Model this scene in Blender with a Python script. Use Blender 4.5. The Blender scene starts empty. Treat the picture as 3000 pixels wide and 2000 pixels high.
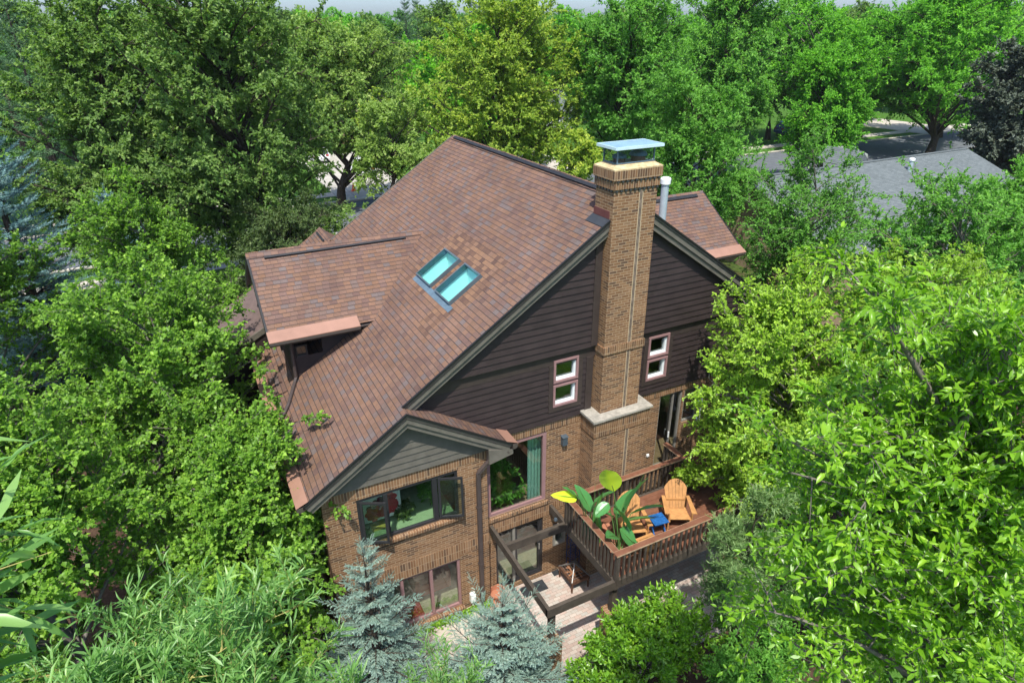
import bpy, math, random
import numpy as np
from mathutils import Matrix, Vector
sc = bpy.context.scene
col = sc.collection
R = math.radians

# ------------------------------------------------------------------ camera
F, PITCH, YAW, ROLL = 1886.155, 0.454, 0.467, -0.006
CAM = np.array([-10.353, -12.197, 13.128])
cp, sp, cy, sy = math.cos(PITCH), math.sin(PITCH), math.cos(YAW), math.sin(YAW)
fw = np.array([sy * cp, cy * cp, -sp]); rt = np.array([cy, -sy, 0.0]); up = np.cross(rt, fw)
rt, up = math.cos(ROLL) * rt + math.sin(ROLL) * up, -math.sin(ROLL) * rt + math.cos(ROLL) * up
cd = bpy.data.cameras.new('camera'); cam = bpy.data.objects.new('camera', cd); col.objects.link(cam)
cd.sensor_width = 36.0; cd.lens = F / 3000 * 36; cd.clip_start = 0.05; cd.clip_end = 4000
cam.matrix_world = Matrix(((rt[0], up[0], -fw[0], CAM[0]), (rt[1], up[1], -fw[1], CAM[1]), (rt[2], up[2], -fw[2], CAM[2]), (0, 0, 0, 1)))
sc.camera = cam

# ------------------------------------------------------------------ light
SUN = Vector((-0.19, -0.35, 0.75)).normalized()          # towards the sun
w = bpy.data.worlds.new('World'); sc.world = w; w.use_nodes = True
nt = w.node_tree; bg = nt.nodes['Background']
sky = nt.nodes.new('ShaderNodeTexSky'); sky.sky_type = 'NISHITA'; sky.sun_disc = False
sky.sun_elevation = math.asin(SUN.z); sky.sun_rotation = math.atan2(SUN.x, SUN.y)
sky.air_density = 0.8; sky.dust_density = 2.2; sky.ozone_density = 6.0
nt.links.new(sky.outputs[0], bg.inputs[0]); bg.inputs[1].default_value = 0.15
sd = bpy.data.lights.new('sun', 'SUN'); sd.energy = 3.4; sd.angle = R(0.53); sd.color = (1.0, 0.955, 0.88)
so = bpy.data.objects.new('sun', sd); col.objects.link(so); so.rotation_euler = SUN.to_track_quat('Z', 'Y').to_euler(); so.location = (0, 0, 60)
vs = sc.view_settings; vs.view_transform = 'Standard'; vs.look = 'None'; vs.gamma = 1.0; vs.use_curve_mapping = False
vs.exposure = 0.98
sc.cycles.max_bounces = 8; sc.cycles.transparent_max_bounces = 12; sc.cycles.diffuse_bounces = 3; sc.cycles.glossy_bounces = 3
sc.cycles.sample_clamp_indirect = 6.0; sc.cycles.caustics_reflective = False; sc.cycles.caustics_refractive = False

# ------------------------------------------------------------------ materials
MATS = {}
class NG:
    def __init__(s, name):
        s.m = bpy.data.materials.new(name); s.m.use_nodes = True; s.t = s.m.node_tree
        s.b = s.t.nodes['Principled BSDF']; s.out = s.t.nodes['Material Output']; MATS[name] = s.m
    def n(s, typ, **kw):
        nd = s.t.nodes.new(typ)
        for k, v in kw.items(): setattr(nd, k, v)
        return nd
    def l(s, a, b): s.t.links.new(a, b)
    def setin(s, sock, v):
        if hasattr(v, 'is_linked') or isinstance(v, bpy.types.NodeSocket): s.l(v, sock)
        else: sock.default_value = v
    def math(s, op, a, b=0.0, c=None):
        nd = s.n('ShaderNodeMath', operation=op); s.setin(nd.inputs[0], a); s.setin(nd.inputs[1], b)
        if c is not None: s.setin(nd.inputs[2], c)
        return nd.outputs[0]
    def mix(s, fac, a, b, mode='MIX'):
        nd = s.n('ShaderNodeMix', data_type='RGBA', blend_type=mode); s.setin(nd.inputs[0], fac)
        for sk, v in ((nd.inputs[6], a), (nd.inputs[7], b)):
            if isinstance(v, tuple): sk.default_value = (*v[:3], 1)
            else: s.l(v, sk)
        return nd.outputs[2]
    def ramp(s, fac, stops, interp='LINEAR'):
        nd = s.n('ShaderNodeValToRGB'); nd.color_ramp.interpolation = interp
        el = nd.color_ramp.elements
        while len(el) < len(stops): el.new(0.5)
        for e, (p, c) in zip(el, stops): e.position = p; e.color = (*c[:3], 1)
        s.l(fac, nd.inputs[0]); return nd.outputs[0]
    def noise(s, vec, scale, detail=3.0, rough=0.55):
        nd = s.n('ShaderNodeTexNoise'); nd.inputs['Scale'].default_value = scale; nd.inputs['Detail'].default_value = detail; nd.inputs['Roughness'].default_value = rough
        if vec is not None: s.l(vec, nd.inputs['Vector'])
        return nd.outputs[0]
    def uv(s): return s.n('ShaderNodeUVMap').outputs[0]
    def obj(s): return s.n('ShaderNodeTexCoord').outputs['Object']
    def bump(s, h, strength=0.5, dist=0.01):
        nd = s.n('ShaderNodeBump'); nd.inputs['Strength'].default_value = strength; nd.inputs['Distance'].default_value = dist
        s.l(h, nd.inputs['Height']); s.l(nd.outputs[0], s.b.inputs['Normal'])
    def base(s, c): s.setin(s.b.inputs['Base Color'], (*c, 1) if isinstance(c, tuple) else c)
    def set(s, rough=0.6, spec=0.4, metal=0.0):
        s.b.inputs['Roughness'].default_value = rough; s.b.inputs['Specular IOR Level'].default_value = spec; s.b.inputs['Metallic'].default_value = metal

def plain(name, c, rough=0.6, spec=0.35, metal=0.0, var=0.25, scale=6.0):
    g = NG(name); g.set(rough, spec, metal)
    n = g.noise(g.obj(), scale, 5.0, 0.65)
    d = tuple(x * (1 - var) for x in c); l = tuple(min(1, x * (1 + var)) for x in c)
    g.base(g.ramp(n, [(0.3, d), (0.7, l)])); g.bump(g.noise(g.obj(), scale * 12, 3), 0.15, 0.004)
    return g.m

def tiles(name, bw, bh, colors, gap, gapc, gapx=None, shift=0.5, rnd=0.0, rough=0.8, bumps=0.5, soft=None, spec=0.2, stain=0.0, swap=False):
    """bricks, shingles or pavers in UV metres: one random colour per unit, joints between"""
    g = NG(name); g.set(rough, spec)
    sx = g.n('ShaderNodeSeparateXYZ'); g.l(g.uv(), sx.inputs[0])
    U, V = (sx.outputs[1], sx.outputs[0]) if swap else (sx.outputs[0], sx.outputs[1])
    rv = g.math('DIVIDE', V, bh); row = g.math('FLOOR', rv); fv = g.math('FRACT', rv)
    wn = g.n('ShaderNodeTexWhiteNoise', noise_dimensions='1D'); g.l(row, wn.inputs['W'])
    off = g.math('ADD', g.math('MULTIPLY', row, shift), g.math('MULTIPLY', wn.outputs[0], rnd))
    ru = g.math('ADD', g.math('DIVIDE', U, bw), off); colm = g.math('FLOOR', ru); fu = g.math('FRACT', ru)
    cv = g.n('ShaderNodeCombineXYZ'); g.l(row, cv.inputs[0]); g.l(colm, cv.inputs[1])
    w2 = g.n('ShaderNodeTexWhiteNoise', noise_dimensions='2D'); g.l(cv.outputs[0], w2.inputs[0])
    big = g.noise(g.obj(), 0.6, 4.0, 0.6)
    fac = g.math('ADD', g.math('MULTIPLY', w2.outputs[0], 0.86), g.math('MULTIPLY', big, 0.14))
    c = g.ramp(fac, colors)
    fine = g.noise(g.obj(), 45.0, 3.0, 0.6)
    c = g.mix(0.35, c, g.ramp(fine, [(0.25, (0.45, 0.45, 0.45)), (0.75, (1.5, 1.5, 1.5))]), 'MULTIPLY')
    if stain: c = g.mix(stain, c, g.ramp(g.noise(g.obj(), 0.9, 5.0, 0.6), [(0.35, (0.55, 0.53, 0.5)), (0.65, (1.25, 1.25, 1.25))]), 'MULTIPLY')
    jv = g.math('LESS_THAN', fv, gap / bh); gx = gap if gapx is None else gapx
    ju = g.math('LESS_THAN', fu, gx / bw)
    j = g.math('MAXIMUM', jv, ju)
    g.base(g.mix(j, c, gapc)); g.bump(g.math('SUBTRACT', 1.0, j), bumps, 0.012)
    return g.m

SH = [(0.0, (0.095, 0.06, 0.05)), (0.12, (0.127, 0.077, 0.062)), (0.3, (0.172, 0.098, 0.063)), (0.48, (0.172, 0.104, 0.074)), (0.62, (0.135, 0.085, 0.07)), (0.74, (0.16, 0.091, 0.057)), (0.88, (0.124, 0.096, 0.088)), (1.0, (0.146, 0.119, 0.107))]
tiles('roof_shingle', 0.19, 0.137, SH, 0.017, (0.038, 0.03, 0.028), gapx=0.004, shift=0.37, rnd=1.0, rough=0.9, bumps=0.6, stain=0.35)  # dark course line: asphalt butt edge with its shadow line painted in
tiles('skylight_shingle', 0.19, 0.137, [(0.0, (0.08, 0.048, 0.038)), (0.3, (0.12, 0.069, 0.048)), (0.7, (0.2, 0.115, 0.068)), (1.0, (0.15, 0.092, 0.068))], 0.013, (0.05, 0.035, 0.03), gapx=0.004, shift=0.37, rnd=1.0, rough=0.9)  # course line again carries the painted shade under each butt edge
BR = [(0.0, (0.085, 0.053, 0.035)), (0.15, (0.11, 0.064, 0.039)), (0.35, (0.168, 0.086, 0.042)), (0.6, (0.198, 0.108, 0.054)), (0.85, (0.24, 0.134, 0.068)), (1.0, (0.165, 0.116, 0.08))]
tiles('brick', 0.203, 0.0677, BR, 0.0115, (0.34, 0.25, 0.155), shift=0.5, rough=0.85, bumps=0.5, stain=0.3)
tiles('soldier_brick', 0.24, 0.0677, BR, 0.0115, (0.34, 0.25, 0.155), shift=0.0, rough=0.85, bumps=0.5, stain=0.25, swap=True)
tiles('neighbour_shingle', 0.3, 0.14, [(0, (0.1, 0.115, 0.115)), (0.5, (0.12, 0.138, 0.137)), (1, (0.14, 0.158, 0.157))], 0.016, (0.06, 0.07, 0.07), gapx=0.004, shift=0.4, rnd=1.0, rough=0.9, stain=0.12)  # dark butt edges, shade below them included in the line colour
tiles('paver', 0.2, 0.1, [(0, (0.33, 0.27, 0.23)), (0.35, (0.42, 0.32, 0.27)), (0.6, (0.36, 0.34, 0.30)), (1, (0.48, 0.40, 0.34))], 0.006, (0.16, 0.13, 0.10), shift=0.5, rough=0.85, bumps=0.3, stain=0.35)
tiles('slab_paver', 0.46, 0.42, [(0, (0.36, 0.32, 0.26)), (0.5, (0.44, 0.39, 0.32)), (1, (0.5, 0.44, 0.36))], 0.012, (0.17, 0.14, 0.10), shift=0.0, rough=0.85, bumps=0.3, stain=0.4)
tiles('driveway_concrete', 2.6, 2.4, [(0, (0.34, 0.32, 0.28)), (1, (0.42, 0.4, 0.35))], 0.03, (0.15, 0.14, 0.12), shift=0.0, rough=0.9, stain=0.3)

plain('dark_siding', (0.031, 0.0215, 0.0205), 0.62, 0.3, var=0.22, scale=3)
plain('bay_siding', (0.098, 0.09, 0.074), 0.6, 0.3, var=0.2, scale=3)
plain('trim', (0.042, 0.031, 0.027), 0.55, 0.35, var=0.2)
plain('rake_trim', (0.115, 0.105, 0.085), 0.6, 0.3, var=0.22, scale=4)
plain('drip_edge', (0.012, 0.012, 0.012), 0.5, 0.4)
plain('ridge_vent', (0.02, 0.021, 0.023), 0.6, 0.3)
plain('copper_guard', (0.27, 0.15, 0.105), 0.55, 0.4, var=0.12, scale=2)
plain('gutter_brown', (0.06, 0.05, 0.042), 0.45, 0.45, var=0.15)
plain('downspout_brown', (0.06, 0.046, 0.042), 0.45, 0.45, var=0.12)
plain('window_mauve', (0.25, 0.145, 0.14), 0.5, 0.4, var=0.1)
plain('window_dark', (0.022, 0.022, 0.024), 0.45, 0.45, var=0.1)
plain('white_sash', (0.62, 0.66, 0.66), 0.45, 0.45, var=0.06)
plain('alu_frame', (0.2, 0.19, 0.165), 0.5, 0.4, var=0.1)
plain('skylight_frame', (0.075, 0.1, 0.115), 0.35, 0.5, var=0.15)
plain('flashing_slate', (0.09, 0.135, 0.17), 0.5, 0.5, var=0.2)
plain('flashing_maroon', (0.125, 0.042, 0.038), 0.5, 0.4, var=0.2)
plain('flashing_gap_dark', (0.032, 0.035, 0.038), 0.5, 0.4, var=0.2)
plain('shaft_wall', (0.78, 0.8, 0.76), 0.8, 0.2, var=0.03)
plain('limestone', (0.29, 0.27, 0.225), 0.85, 0.2, var=0.32, scale=7)
plain('lichen_mortar', (0.47, 0.36, 0.2), 0.9, 0.2, var=0.4, scale=9)
plain('pale_mortar', (0.45, 0.35, 0.22), 0.9, 0.2, var=0.15)
plain('grey_brick_strip', (0.15, 0.115, 0.085), 0.9, 0.2, var=0.4, scale=8)
plain('cap_metal', (0.27, 0.42, 0.47), 0.35, 0.55, 0.35, var=0.18, scale=3)
plain('cap_edge', (0.55, 0.7, 0.74), 0.35, 0.55, 0.2, var=0.1)
plain('pipe_metal', (0.42, 0.5, 0.54), 0.4, 0.5, 0.35, var=0.1)
plain('flue_clay', (0.2, 0.085, 0.055), 0.8, 0.3, var=0.2)
plain('room_wall', (0.5, 0.45, 0.37), 0.85, 0.2, var=0.05)
plain('room_floor', (0.26, 0.19, 0.12), 0.6, 0.3, var=0.2)
plain('room_carpet', (0.25, 0.26, 0.18), 0.95, 0.1, var=0.2)
plain('sofa_red', (0.4, 0.1, 0.07), 0.85, 0.2, var=0.15)
plain('rug_red', (0.22, 0.035, 0.035), 0.95, 0.1, var=0.2)
plain('table_green', (0.33, 0.46, 0.27), 0.7, 0.3, var=0.08)
plain('reflection_teal', (0.22, 0.38, 0.33), 0.9, 0.1, var=0.06)
plain('placemat_yellow', (0.45, 0.38, 0.08), 0.8, 0.2, var=0.1)
plain('canvas_white', (0.82, 0.82, 0.8), 0.8, 0.2, var=0.05)
plain('petal_red', (0.55, 0.03, 0.045), 0.7, 0.2, var=0.2)
plain('petal_plum', (0.12, 0.015, 0.045), 0.7, 0.2, var=0.3)
plain('fixture_grey', (0.075, 0.1, 0.12), 0.4, 0.5, 0.3, var=0.1)
plain('white_plastic', (0.72, 0.74, 0.72), 0.4, 0.4, var=0.04)
plain('beam_wood', (0.062, 0.05, 0.038), 0.75, 0.25, var=0.3, scale=5)
plain('rail_edge', (0.36, 0.25, 0.155), 0.8, 0.2, var=0.35, scale=8)
plain('chair_wood', (0.4, 0.2, 0.072), 0.5, 0.35, var=0.22, scale=7)
plain('blue_paint', (0.012, 0.09, 0.27), 0.5, 0.4, var=0.35, scale=14)
plain('blue_wire', (0.012, 0.045, 0.17), 0.4, 0.5, 0.4, var=0.1)
plain('terracotta', (0.36, 0.15, 0.085), 0.8, 0.2, var=0.15)
plain('pot_green', (0.05, 0.12, 0.065), 0.5, 0.4, var=0.2)
plain('pot_soil', (0.045, 0.03, 0.02), 0.95, 0.1)
plain('mat_black', (0.03, 0.033, 0.036), 0.95, 0.1)
plain('rust', (0.11, 0.055, 0.032), 0.75, 0.3, 0.3, var=0.5, scale=10)
plain('ember_wood', (0.33, 0.15, 0.07), 0.9, 0.1, var=0.3)
plain('steel_grey', (0.2, 0.2, 0.19), 0.5, 0.5, 0.5)
plain('asphalt', (0.105, 0.115, 0.125), 0.9, 0.25, var=0.15, scale=1.5)
plain('concrete', (0.42, 0.38, 0.32), 0.9, 0.2, var=0.15, scale=1.2)
plain('curb_stone', (0.48, 0.44, 0.37), 0.9, 0.2, var=0.12)
plain('tan_siding', (0.27, 0.2, 0.125), 0.8, 0.2, var=0.12)
plain('brown_roof', (0.12, 0.085, 0.075), 0.9, 0.2, var=0.2)
plain('cone_orange', (0.75, 0.09, 0.02), 0.5, 0.4, var=0.05)
plain('black_iron', (0.012, 0.013, 0.013), 0.5, 0.4)
plain('lamp_glass', (0.5, 0.5, 0.45), 0.3, 0.5)
plain('mailbox_wood', (0.16, 0.06, 0.035), 0.8, 0.2, var=0.2)
plain('car_silver', (0.5, 0.53, 0.52), 0.3, 0.5, 0.3, var=0.03)
plain('car_white', (0.75, 0.76, 0.76), 0.3, 0.5, var=0.03)
plain('car_navy', (0.03, 0.07, 0.17), 0.3, 0.5, var=0.05)
plain('car_glass', (0.012, 0.016, 0.018), 0.08, 0.6)
plain('tyre', (0.015, 0.015, 0.015), 0.85, 0.2)
plain('rim', (0.35, 0.36, 0.37), 0.35, 0.5, 0.6)
plain('tail_red', (0.35, 0.01, 0.01), 0.3, 0.5)
plain('bark_grey', (0.14, 0.125, 0.105), 0.9, 0.15, var=0.4, scale=9)
plain('bark_dark', (0.055, 0.043, 0.033), 0.9, 0.15, var=0.4, scale=9)
plain('twig_yellow', (0.33, 0.3, 0.1), 0.7, 0.25, var=0.2)

def deck_mat():
    g = NG('deck_stain'); g.set(0.6, 0.3)
    n = g.noise(g.obj(), 5, 5); g.base(g.ramp(n, [(0.3, (0.125, 0.05, 0.027)), (0.7, (0.19, 0.085, 0.05))])); g.bump(g.noise(g.obj(), 40, 3), 0.2, 0.003)
deck_mat()

def ground_mat():
    g = NG('lawn_soil'); g.set(0.95, 0.1)
    o = g.obj(); a = g.noise(o, 0.35, 5, 0.6); b = g.noise(o, 9, 4, 0.7)
    grass = g.ramp(b, [(0.3, (0.035, 0.085, 0.012)), (0.55, (0.06, 0.14, 0.02)), (0.75, (0.09, 0.17, 0.03))])
    soil = g.ramp(b, [(0.3, (0.035, 0.022, 0.014)), (0.7, (0.09, 0.055, 0.035))])
    sx = g.n('ShaderNodeSeparateXYZ'); g.l(o, sx.inputs[0])
    y = g.math('MULTIPLY', g.math('SUBTRACT', sx.outputs[1], 11.0), 0.15)
    y2 = g.math('MULTIPLY', g.math('SUBTRACT', -5.5, sx.outputs[1]), 0.8); y = g.math('MAXIMUM', y, y2)  # lawn before the house, added out of view to green the window reflections
    near = g.math('ADD', y, g.math('MULTIPLY', g.math('SUBTRACT', a, 0.5), 3.0)); near = g.math('MINIMUM', g.math('MAXIMUM', near, 0.0), 1.0)
    g.base(g.mix(near, soil, grass)); g.bump(b, 0.8, 0.05)
ground_mat()

def glass(name, tint, rough=0.0, refl=1.0):
    g = NG(name); t = g.t; t.nodes.remove(g.b)
    tr = g.n('ShaderNodeBsdfTransparent'); tr.inputs[0].default_value = (*tint, 1)
    gl = g.n('ShaderNodeBsdfGlossy'); gl.inputs['Roughness'].default_value = rough; gl.inputs[0].default_value = (0.95, 1, 0.98, 1)
    ge = g.n('ShaderNodeNewGeometry'); vm = g.n('ShaderNodeVectorMath', operation='DOT_PRODUCT'); g.l(ge.outputs['Incoming'], vm.inputs[0]); g.l(ge.outputs['Normal'], vm.inputs[1])
    fr0 = g.math('ADD', 0.05, g.math('MULTIPLY', 0.95, g.math('POWER', g.math('SUBTRACT', 1.0, g.math('ABSOLUTE', vm.outputs['Value'])), 5.0)))
    mx = g.n('ShaderNodeMixShader'); f = g.math('MULTIPLY', fr0, refl); f = g.math('MINIMUM', f, 1.0)
    g.l(f, mx.inputs[0]); g.l(tr.outputs[0], mx.inputs[1]); g.l(gl.outputs[0], mx.inputs[2]); g.l(mx.outputs[0], g.out.inputs[0])
glass('window_glass', (0.74, 0.84, 0.76), refl=2.6)
glass('upper_glass', (0.5, 0.58, 0.55), refl=2.6)
glass('door_glass', (0.8, 0.84, 0.76), refl=3.0)
glass('skylight_glass', (0.56, 0.95, 0.93), refl=0.8)
glass('cage_mesh', (0.62, 0.72, 0.74), rough=0.4, refl=0.7)

def leaf_mat(name, c0, c1, c2, trans=0.45, rough=0.55, spec=0.25, tcol=None):
    """tone attribute (random per leaf) picks the leaf's own green; part of the light passes through"""
    K = 2.15; c0, c1, c2 = [tuple(min(.8, x * K) for x in c) for c in (c0, c1, c2)]
    g = NG(name); g.set(rough, spec)
    at = g.n('ShaderNodeAttribute', attribute_name='tone')
    c = g.ramp(at.outputs['Fac'], [(0.0, c0), (0.55, c1), (1.0, c2)])
    g.base(c)
    tl = g.n('ShaderNodeBsdfTranslucent')
    tc = g.mix(1.0, c, tcol or (1.25, 1.35, 0.6), 'MULTIPLY'); g.l(tc, tl.inputs[0])
    mx = g.n('ShaderNodeMixShader'); mx.inputs[0].default_value = trans
    g.l(g.b.outputs[0], mx.inputs[1]); g.l(tl.outputs[0], mx.inputs[2]); g.l(mx.outputs[0], g.out.inputs[0])
    return g.m
leaf_mat('leaf_linden', (0.044, 0.084, 0.017), (0.078, 0.132, 0.03), (0.148, 0.205, 0.06))
leaf_mat('leaf_olive', (0.065, 0.11, 0.02), (0.12, 0.18, 0.04), (0.2, 0.25, 0.075))
leaf_mat('leaf_pear', (0.04, 0.09, 0.01), (0.078, 0.155, 0.016), (0.15, 0.245, 0.028), rough=0.45, spec=0.3)
leaf_mat('leaf_bright', (0.075, 0.13, 0.01), (0.125, 0.205, 0.018), (0.2, 0.29, 0.032), rough=0.42, spec=0.35)
leaf_mat('leaf_big', (0.055, 0.125, 0.006), (0.095, 0.19, 0.01), (0.17, 0.27, 0.022), rough=0.33, spec=0.45, trans=0.45)
leaf_mat('leaf_yellow', (0.075, 0.13, 0.016), (0.135, 0.19, 0.025), (0.235, 0.26, 0.036))
leaf_mat('leaf_locust', (0.04, 0.12, 0.01), (0.07, 0.19, 0.014), (0.13, 0.27, 0.02))
leaf_mat('leaf_green', (0.035, 0.1, 0.012), (0.065, 0.16, 0.022), (0.11, 0.22, 0.035))
leaf_mat('leaf_crab', (0.03, 0.05, 0.016), (0.05, 0.08, 0.025), (0.1, 0.13, 0.05))
leaf_mat('leaf_willow', (0.045, 0.1, 0.02), (0.08, 0.165, 0.04), (0.17, 0.26, 0.08), rough=0.36, spec=0.5)
leaf_mat('leaf_silver', (0.07, 0.115, 0.04), (0.11, 0.17, 0.065), (0.19, 0.25, 0.115), rough=0.5)
leaf_mat('leaf_purple', (0.022, 0.03, 0.018), (0.04, 0.05, 0.034), (0.085, 0.1, 0.075), trans=0.15)
leaf_mat('leaf_glossy', (0.04, 0.1, 0.006), (0.08, 0.17, 0.01), (0.16, 0.26, 0.022), rough=0.32, spec=0.55)
leaf_mat('leaf_far', (0.035, 0.09, 0.018), (0.06, 0.14, 0.03), (0.1, 0.19, 0.05))
leaf_mat('needle_blue', (0.065, 0.105, 0.083), (0.12, 0.172, 0.14), (0.21, 0.26, 0.205), trans=0.1, rough=0.55, tcol=(1, 1.1, 1))
leaf_mat('needle_teal', (0.045, 0.095, 0.09), (0.08, 0.14, 0.135), (0.15, 0.21, 0.19), trans=0.1, rough=0.55, tcol=(1, 1.1, 1))
leaf_mat('needle_dark', (0.015, 0.04, 0.015), (0.03, 0.065, 0.024), (0.055, 0.1, 0.04), trans=0.1, rough=0.55)
leaf_mat('leaf_paddle', (0.03, 0.1, 0.03), (0.045, 0.15, 0.035), (0.3, 0.5, 0.02), trans=0.25, rough=0.3, spec=0.55)
leaf_mat('flower_coral', (0.5, 0.08, 0.06), (0.6, 0.12, 0.1), (0.7, 0.25, 0.15), trans=0.3)

# ------------------------------------------------------------------ objects
def tag(o, label=None, cat=None, group=None, kind=None):
    if label: o['label'] = label
    if cat: o['category'] = cat
    if group: o['group'] = group
    if kind: o['kind'] = kind
    return o
def thing(name, loc, label, cat, group=None):
    o = bpy.data.objects.new(name, None); col.objects.link(o); o.location = loc; o.empty_display_size = 0.2
    return tag(o, label, cat, group)
def root_of(o):
    while o.parent: o = o.parent
    return o
def link(name, me, parent=None):
    o = bpy.data.objects.new(name, me); col.objects.link(o)
    if parent is not None:
        o.parent = parent
    return o

def np_mesh(name, verts, faces_list, mats, matidx=None, tone=None, uvs=None, smooth=False):
    """faces_list: list of (n,k) int arrays"""
    me = bpy.data.meshes.new(name)
    me.vertices.add(len(verts)); me.vertices.foreach_set('co', np.asarray(verts, dtype=np.float32).ravel())
    loops = np.concatenate([f.ravel() for f in faces_list]).astype(np.int32)
    starts = []; s = 0
    for f in faces_list:
        k = f.shape[1]; starts.append(np.arange(len(f)) * k + s); s += f.size
    starts = np.concatenate(starts).astype(np.int32)
    me.loops.add(len(loops)); me.loops.foreach_set('vertex_index', loops)
    me.polygons.add(len(starts)); me.polygons.foreach_set('loop_start', starts)
    for m in mats: me.materials.append(MATS[m])
    if matidx is not None: me.polygons.foreach_set('material_index', np.asarray(matidx, dtype=np.int32))
    if smooth: me.polygons.foreach_set('use_smooth', np.ones(len(starts), dtype=bool))
    me.update(calc_edges=True)
    if tone is not None:
        a = me.attributes.new('tone', 'FLOAT', 'POINT'); a.data.foreach_set('value', np.asarray(tone, dtype=np.float32))
    if uvs is not None:
        l = me.uv_layers.new(name='UVMap'); l.data.foreach_set('uv', np.asarray(uvs, dtype=np.float32).ravel())
    return me

class MB:
    """collects polygons, builds ONE mesh with UVs in metres (u along the horizontal, v up the slope)"""
    def __init__(s): s.v = []; s.f = []; s.mi = []
    def poly(s, pts, mi=0):
        i = len(s.v); s.v += [tuple(map(float, p)) for p in pts]; s.f.append(list(range(i, i + len(pts)))); s.mi.append(mi); return s
    def box(s, x0, x1, y0, y1, z0, z1, mi=0):
        p = [(x, y, z) for z in (z0, z1) for y in (y0, y1) for x in (x0, x1)]
        for q in ((0, 2, 3, 1), (4, 5, 7, 6), (0, 1, 5, 4), (2, 6, 7, 3), (0, 4, 6, 2), (1, 3, 7, 5)): s.poly([p[k] for k in q], mi)
        return s
    def beam(s, p, q, w, h, side=None, mi=0, w2=None, h2=None, caps=True):
        """box from p to q; w across the side axis, h across the other"""
        p = Vector(p); q = Vector(q); d = (q - p).normalized()
        sd_ = Vector(side) if side is not None else (Vector((0, 0, 1)).cross(d) if abs(d.z) < 0.95 else Vector((1, 0, 0)))
        sd_ = (sd_ - d * sd_.dot(d)).normalized(); u = d.cross(sd_).normalized()
        w2 = w if w2 is None else w2; h2 = h if h2 is None else h2
        a = [p + sd_ * (sx * w / 2) + u * (sz * h / 2) for sx, sz in ((-1, -1), (1, -1), (1, 1), (-1, 1))]
        b = [q + sd_ * (sx * w2 / 2) + u * (sz * h2 / 2) for sx, sz in ((-1, -1), (1, -1), (1, 1), (-1, 1))]
        for k in range(4): n = (k + 1) % 4; s.poly([a[k], a[n], b[n], b[k]], mi)
        if caps: s.poly(a[::-1], mi); s.poly(b, mi)
        return s
    def tube(s, pts, rad, n=8, mi=0, caps=True):
        pts = [Vector(p) for p in pts]
        if not hasattr(rad, '__len__'): rad = [rad] * len(pts)
        rings = []
        prev = None
        for i, p in enumerate(pts):
            d = (pts[min(i + 1, len(pts) - 1)] - pts[max(i - 1, 0)]).normalized()
            if prev is None:
                a = d.orthogonal().normalized()
            else:
                a = (prev - d * prev.dot(d)).normalized()
            prev = a; b = d.cross(a)
            rings.append([p + (a * math.cos(2 * math.pi * k / n) + b * math.sin(2 * math.pi * k / n)) * rad[i] for k in range(n)])
        for r0, r1 in zip(rings, rings[1:]):
            for k in range(n): m = (k + 1) % n; s.poly([r0[k], r0[m], r1[m], r1[k]], mi)
        if caps: s.poly(rings[0][::-1], mi); s.poly(rings[-1], mi)
        return s
    def lathe(s, c, prof, n=16, mi=0):
        c = Vector(c)
        rings = [[c + Vector((r * math.cos(2 * math.pi * k / n), r * math.sin(2 * math.pi * k / n), z)) for k in range(n)] for r, z in prof]
        for r0, r1 in zip(rings, rings[1:]):
            for k in range(n): m = (k + 1) % n; s.poly([r0[k], r0[m], r1[m], r1[k]], mi)
        s.poly(rings[0][::-1], mi); s.poly(rings[-1], mi); return s
    def prism(s, pts, ext, mi=0):
        ext = Vector(ext); a = [Vector(p) for p in pts]; b = [p + ext for p in a]
        s.poly(a, mi); s.poly(b[::-1], mi)
        for k in range(len(a)): m = (k + 1) % len(a); s.poly([a[m], a[k], b[k], b[m]], mi)
        return s
    def xf(s, M):
        s.v = [tuple(M @ Vector(p)) for p in s.v]; return s
    def build(s, name, mats, parent=None, off=None, smooth=False):
        if isinstance(mats, str): mats = [mats]
        v = np.array(s.v, dtype=np.float64)
        o3 = np.zeros(3)
        uvs = []
        for f in s.f:
            p = v[f]; n = np.zeros(3)
            for k in range(len(f)): n += np.cross(p[k], p[(k + 1) % len(f)])
            L = np.linalg.norm(n); n = n / L if L > 1e-12 else np.array([0, 0, 1.0])
            if abs(n[2]) > 0.97: U, V = np.array([1.0, 0, 0]), np.array([0, 1.0, 0])
            else:
                U = np.cross([0, 0, 1.0], n); U /= np.linalg.norm(U); V = np.cross(n, U)
            uvs.append(np.stack([p @ U, p @ V], 1))
        by = {}
        for i, f in enumerate(s.f): by.setdefault(len(f), []).append(i)
        fl, mi, uu = [], [], []
        for k, ids in by.items():
            fl.append(np.array([s.f[i] for i in ids])); mi += [s.mi[i] for i in ids]; uu += [uvs[i] for i in ids]
        if parent is not None and off is None:
            r = parent; o3 = np.array(world_of(parent))
        me = np_mesh(name, v - o3, fl, mats, mi, uvs=np.concatenate(uu), smooth=smooth)
        return link(name, me, parent)
def world_of(o):
    p = Vector((0, 0, 0))
    while o is not None: p += Vector(o.location); o = o.parent
    return tuple(p)

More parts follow.
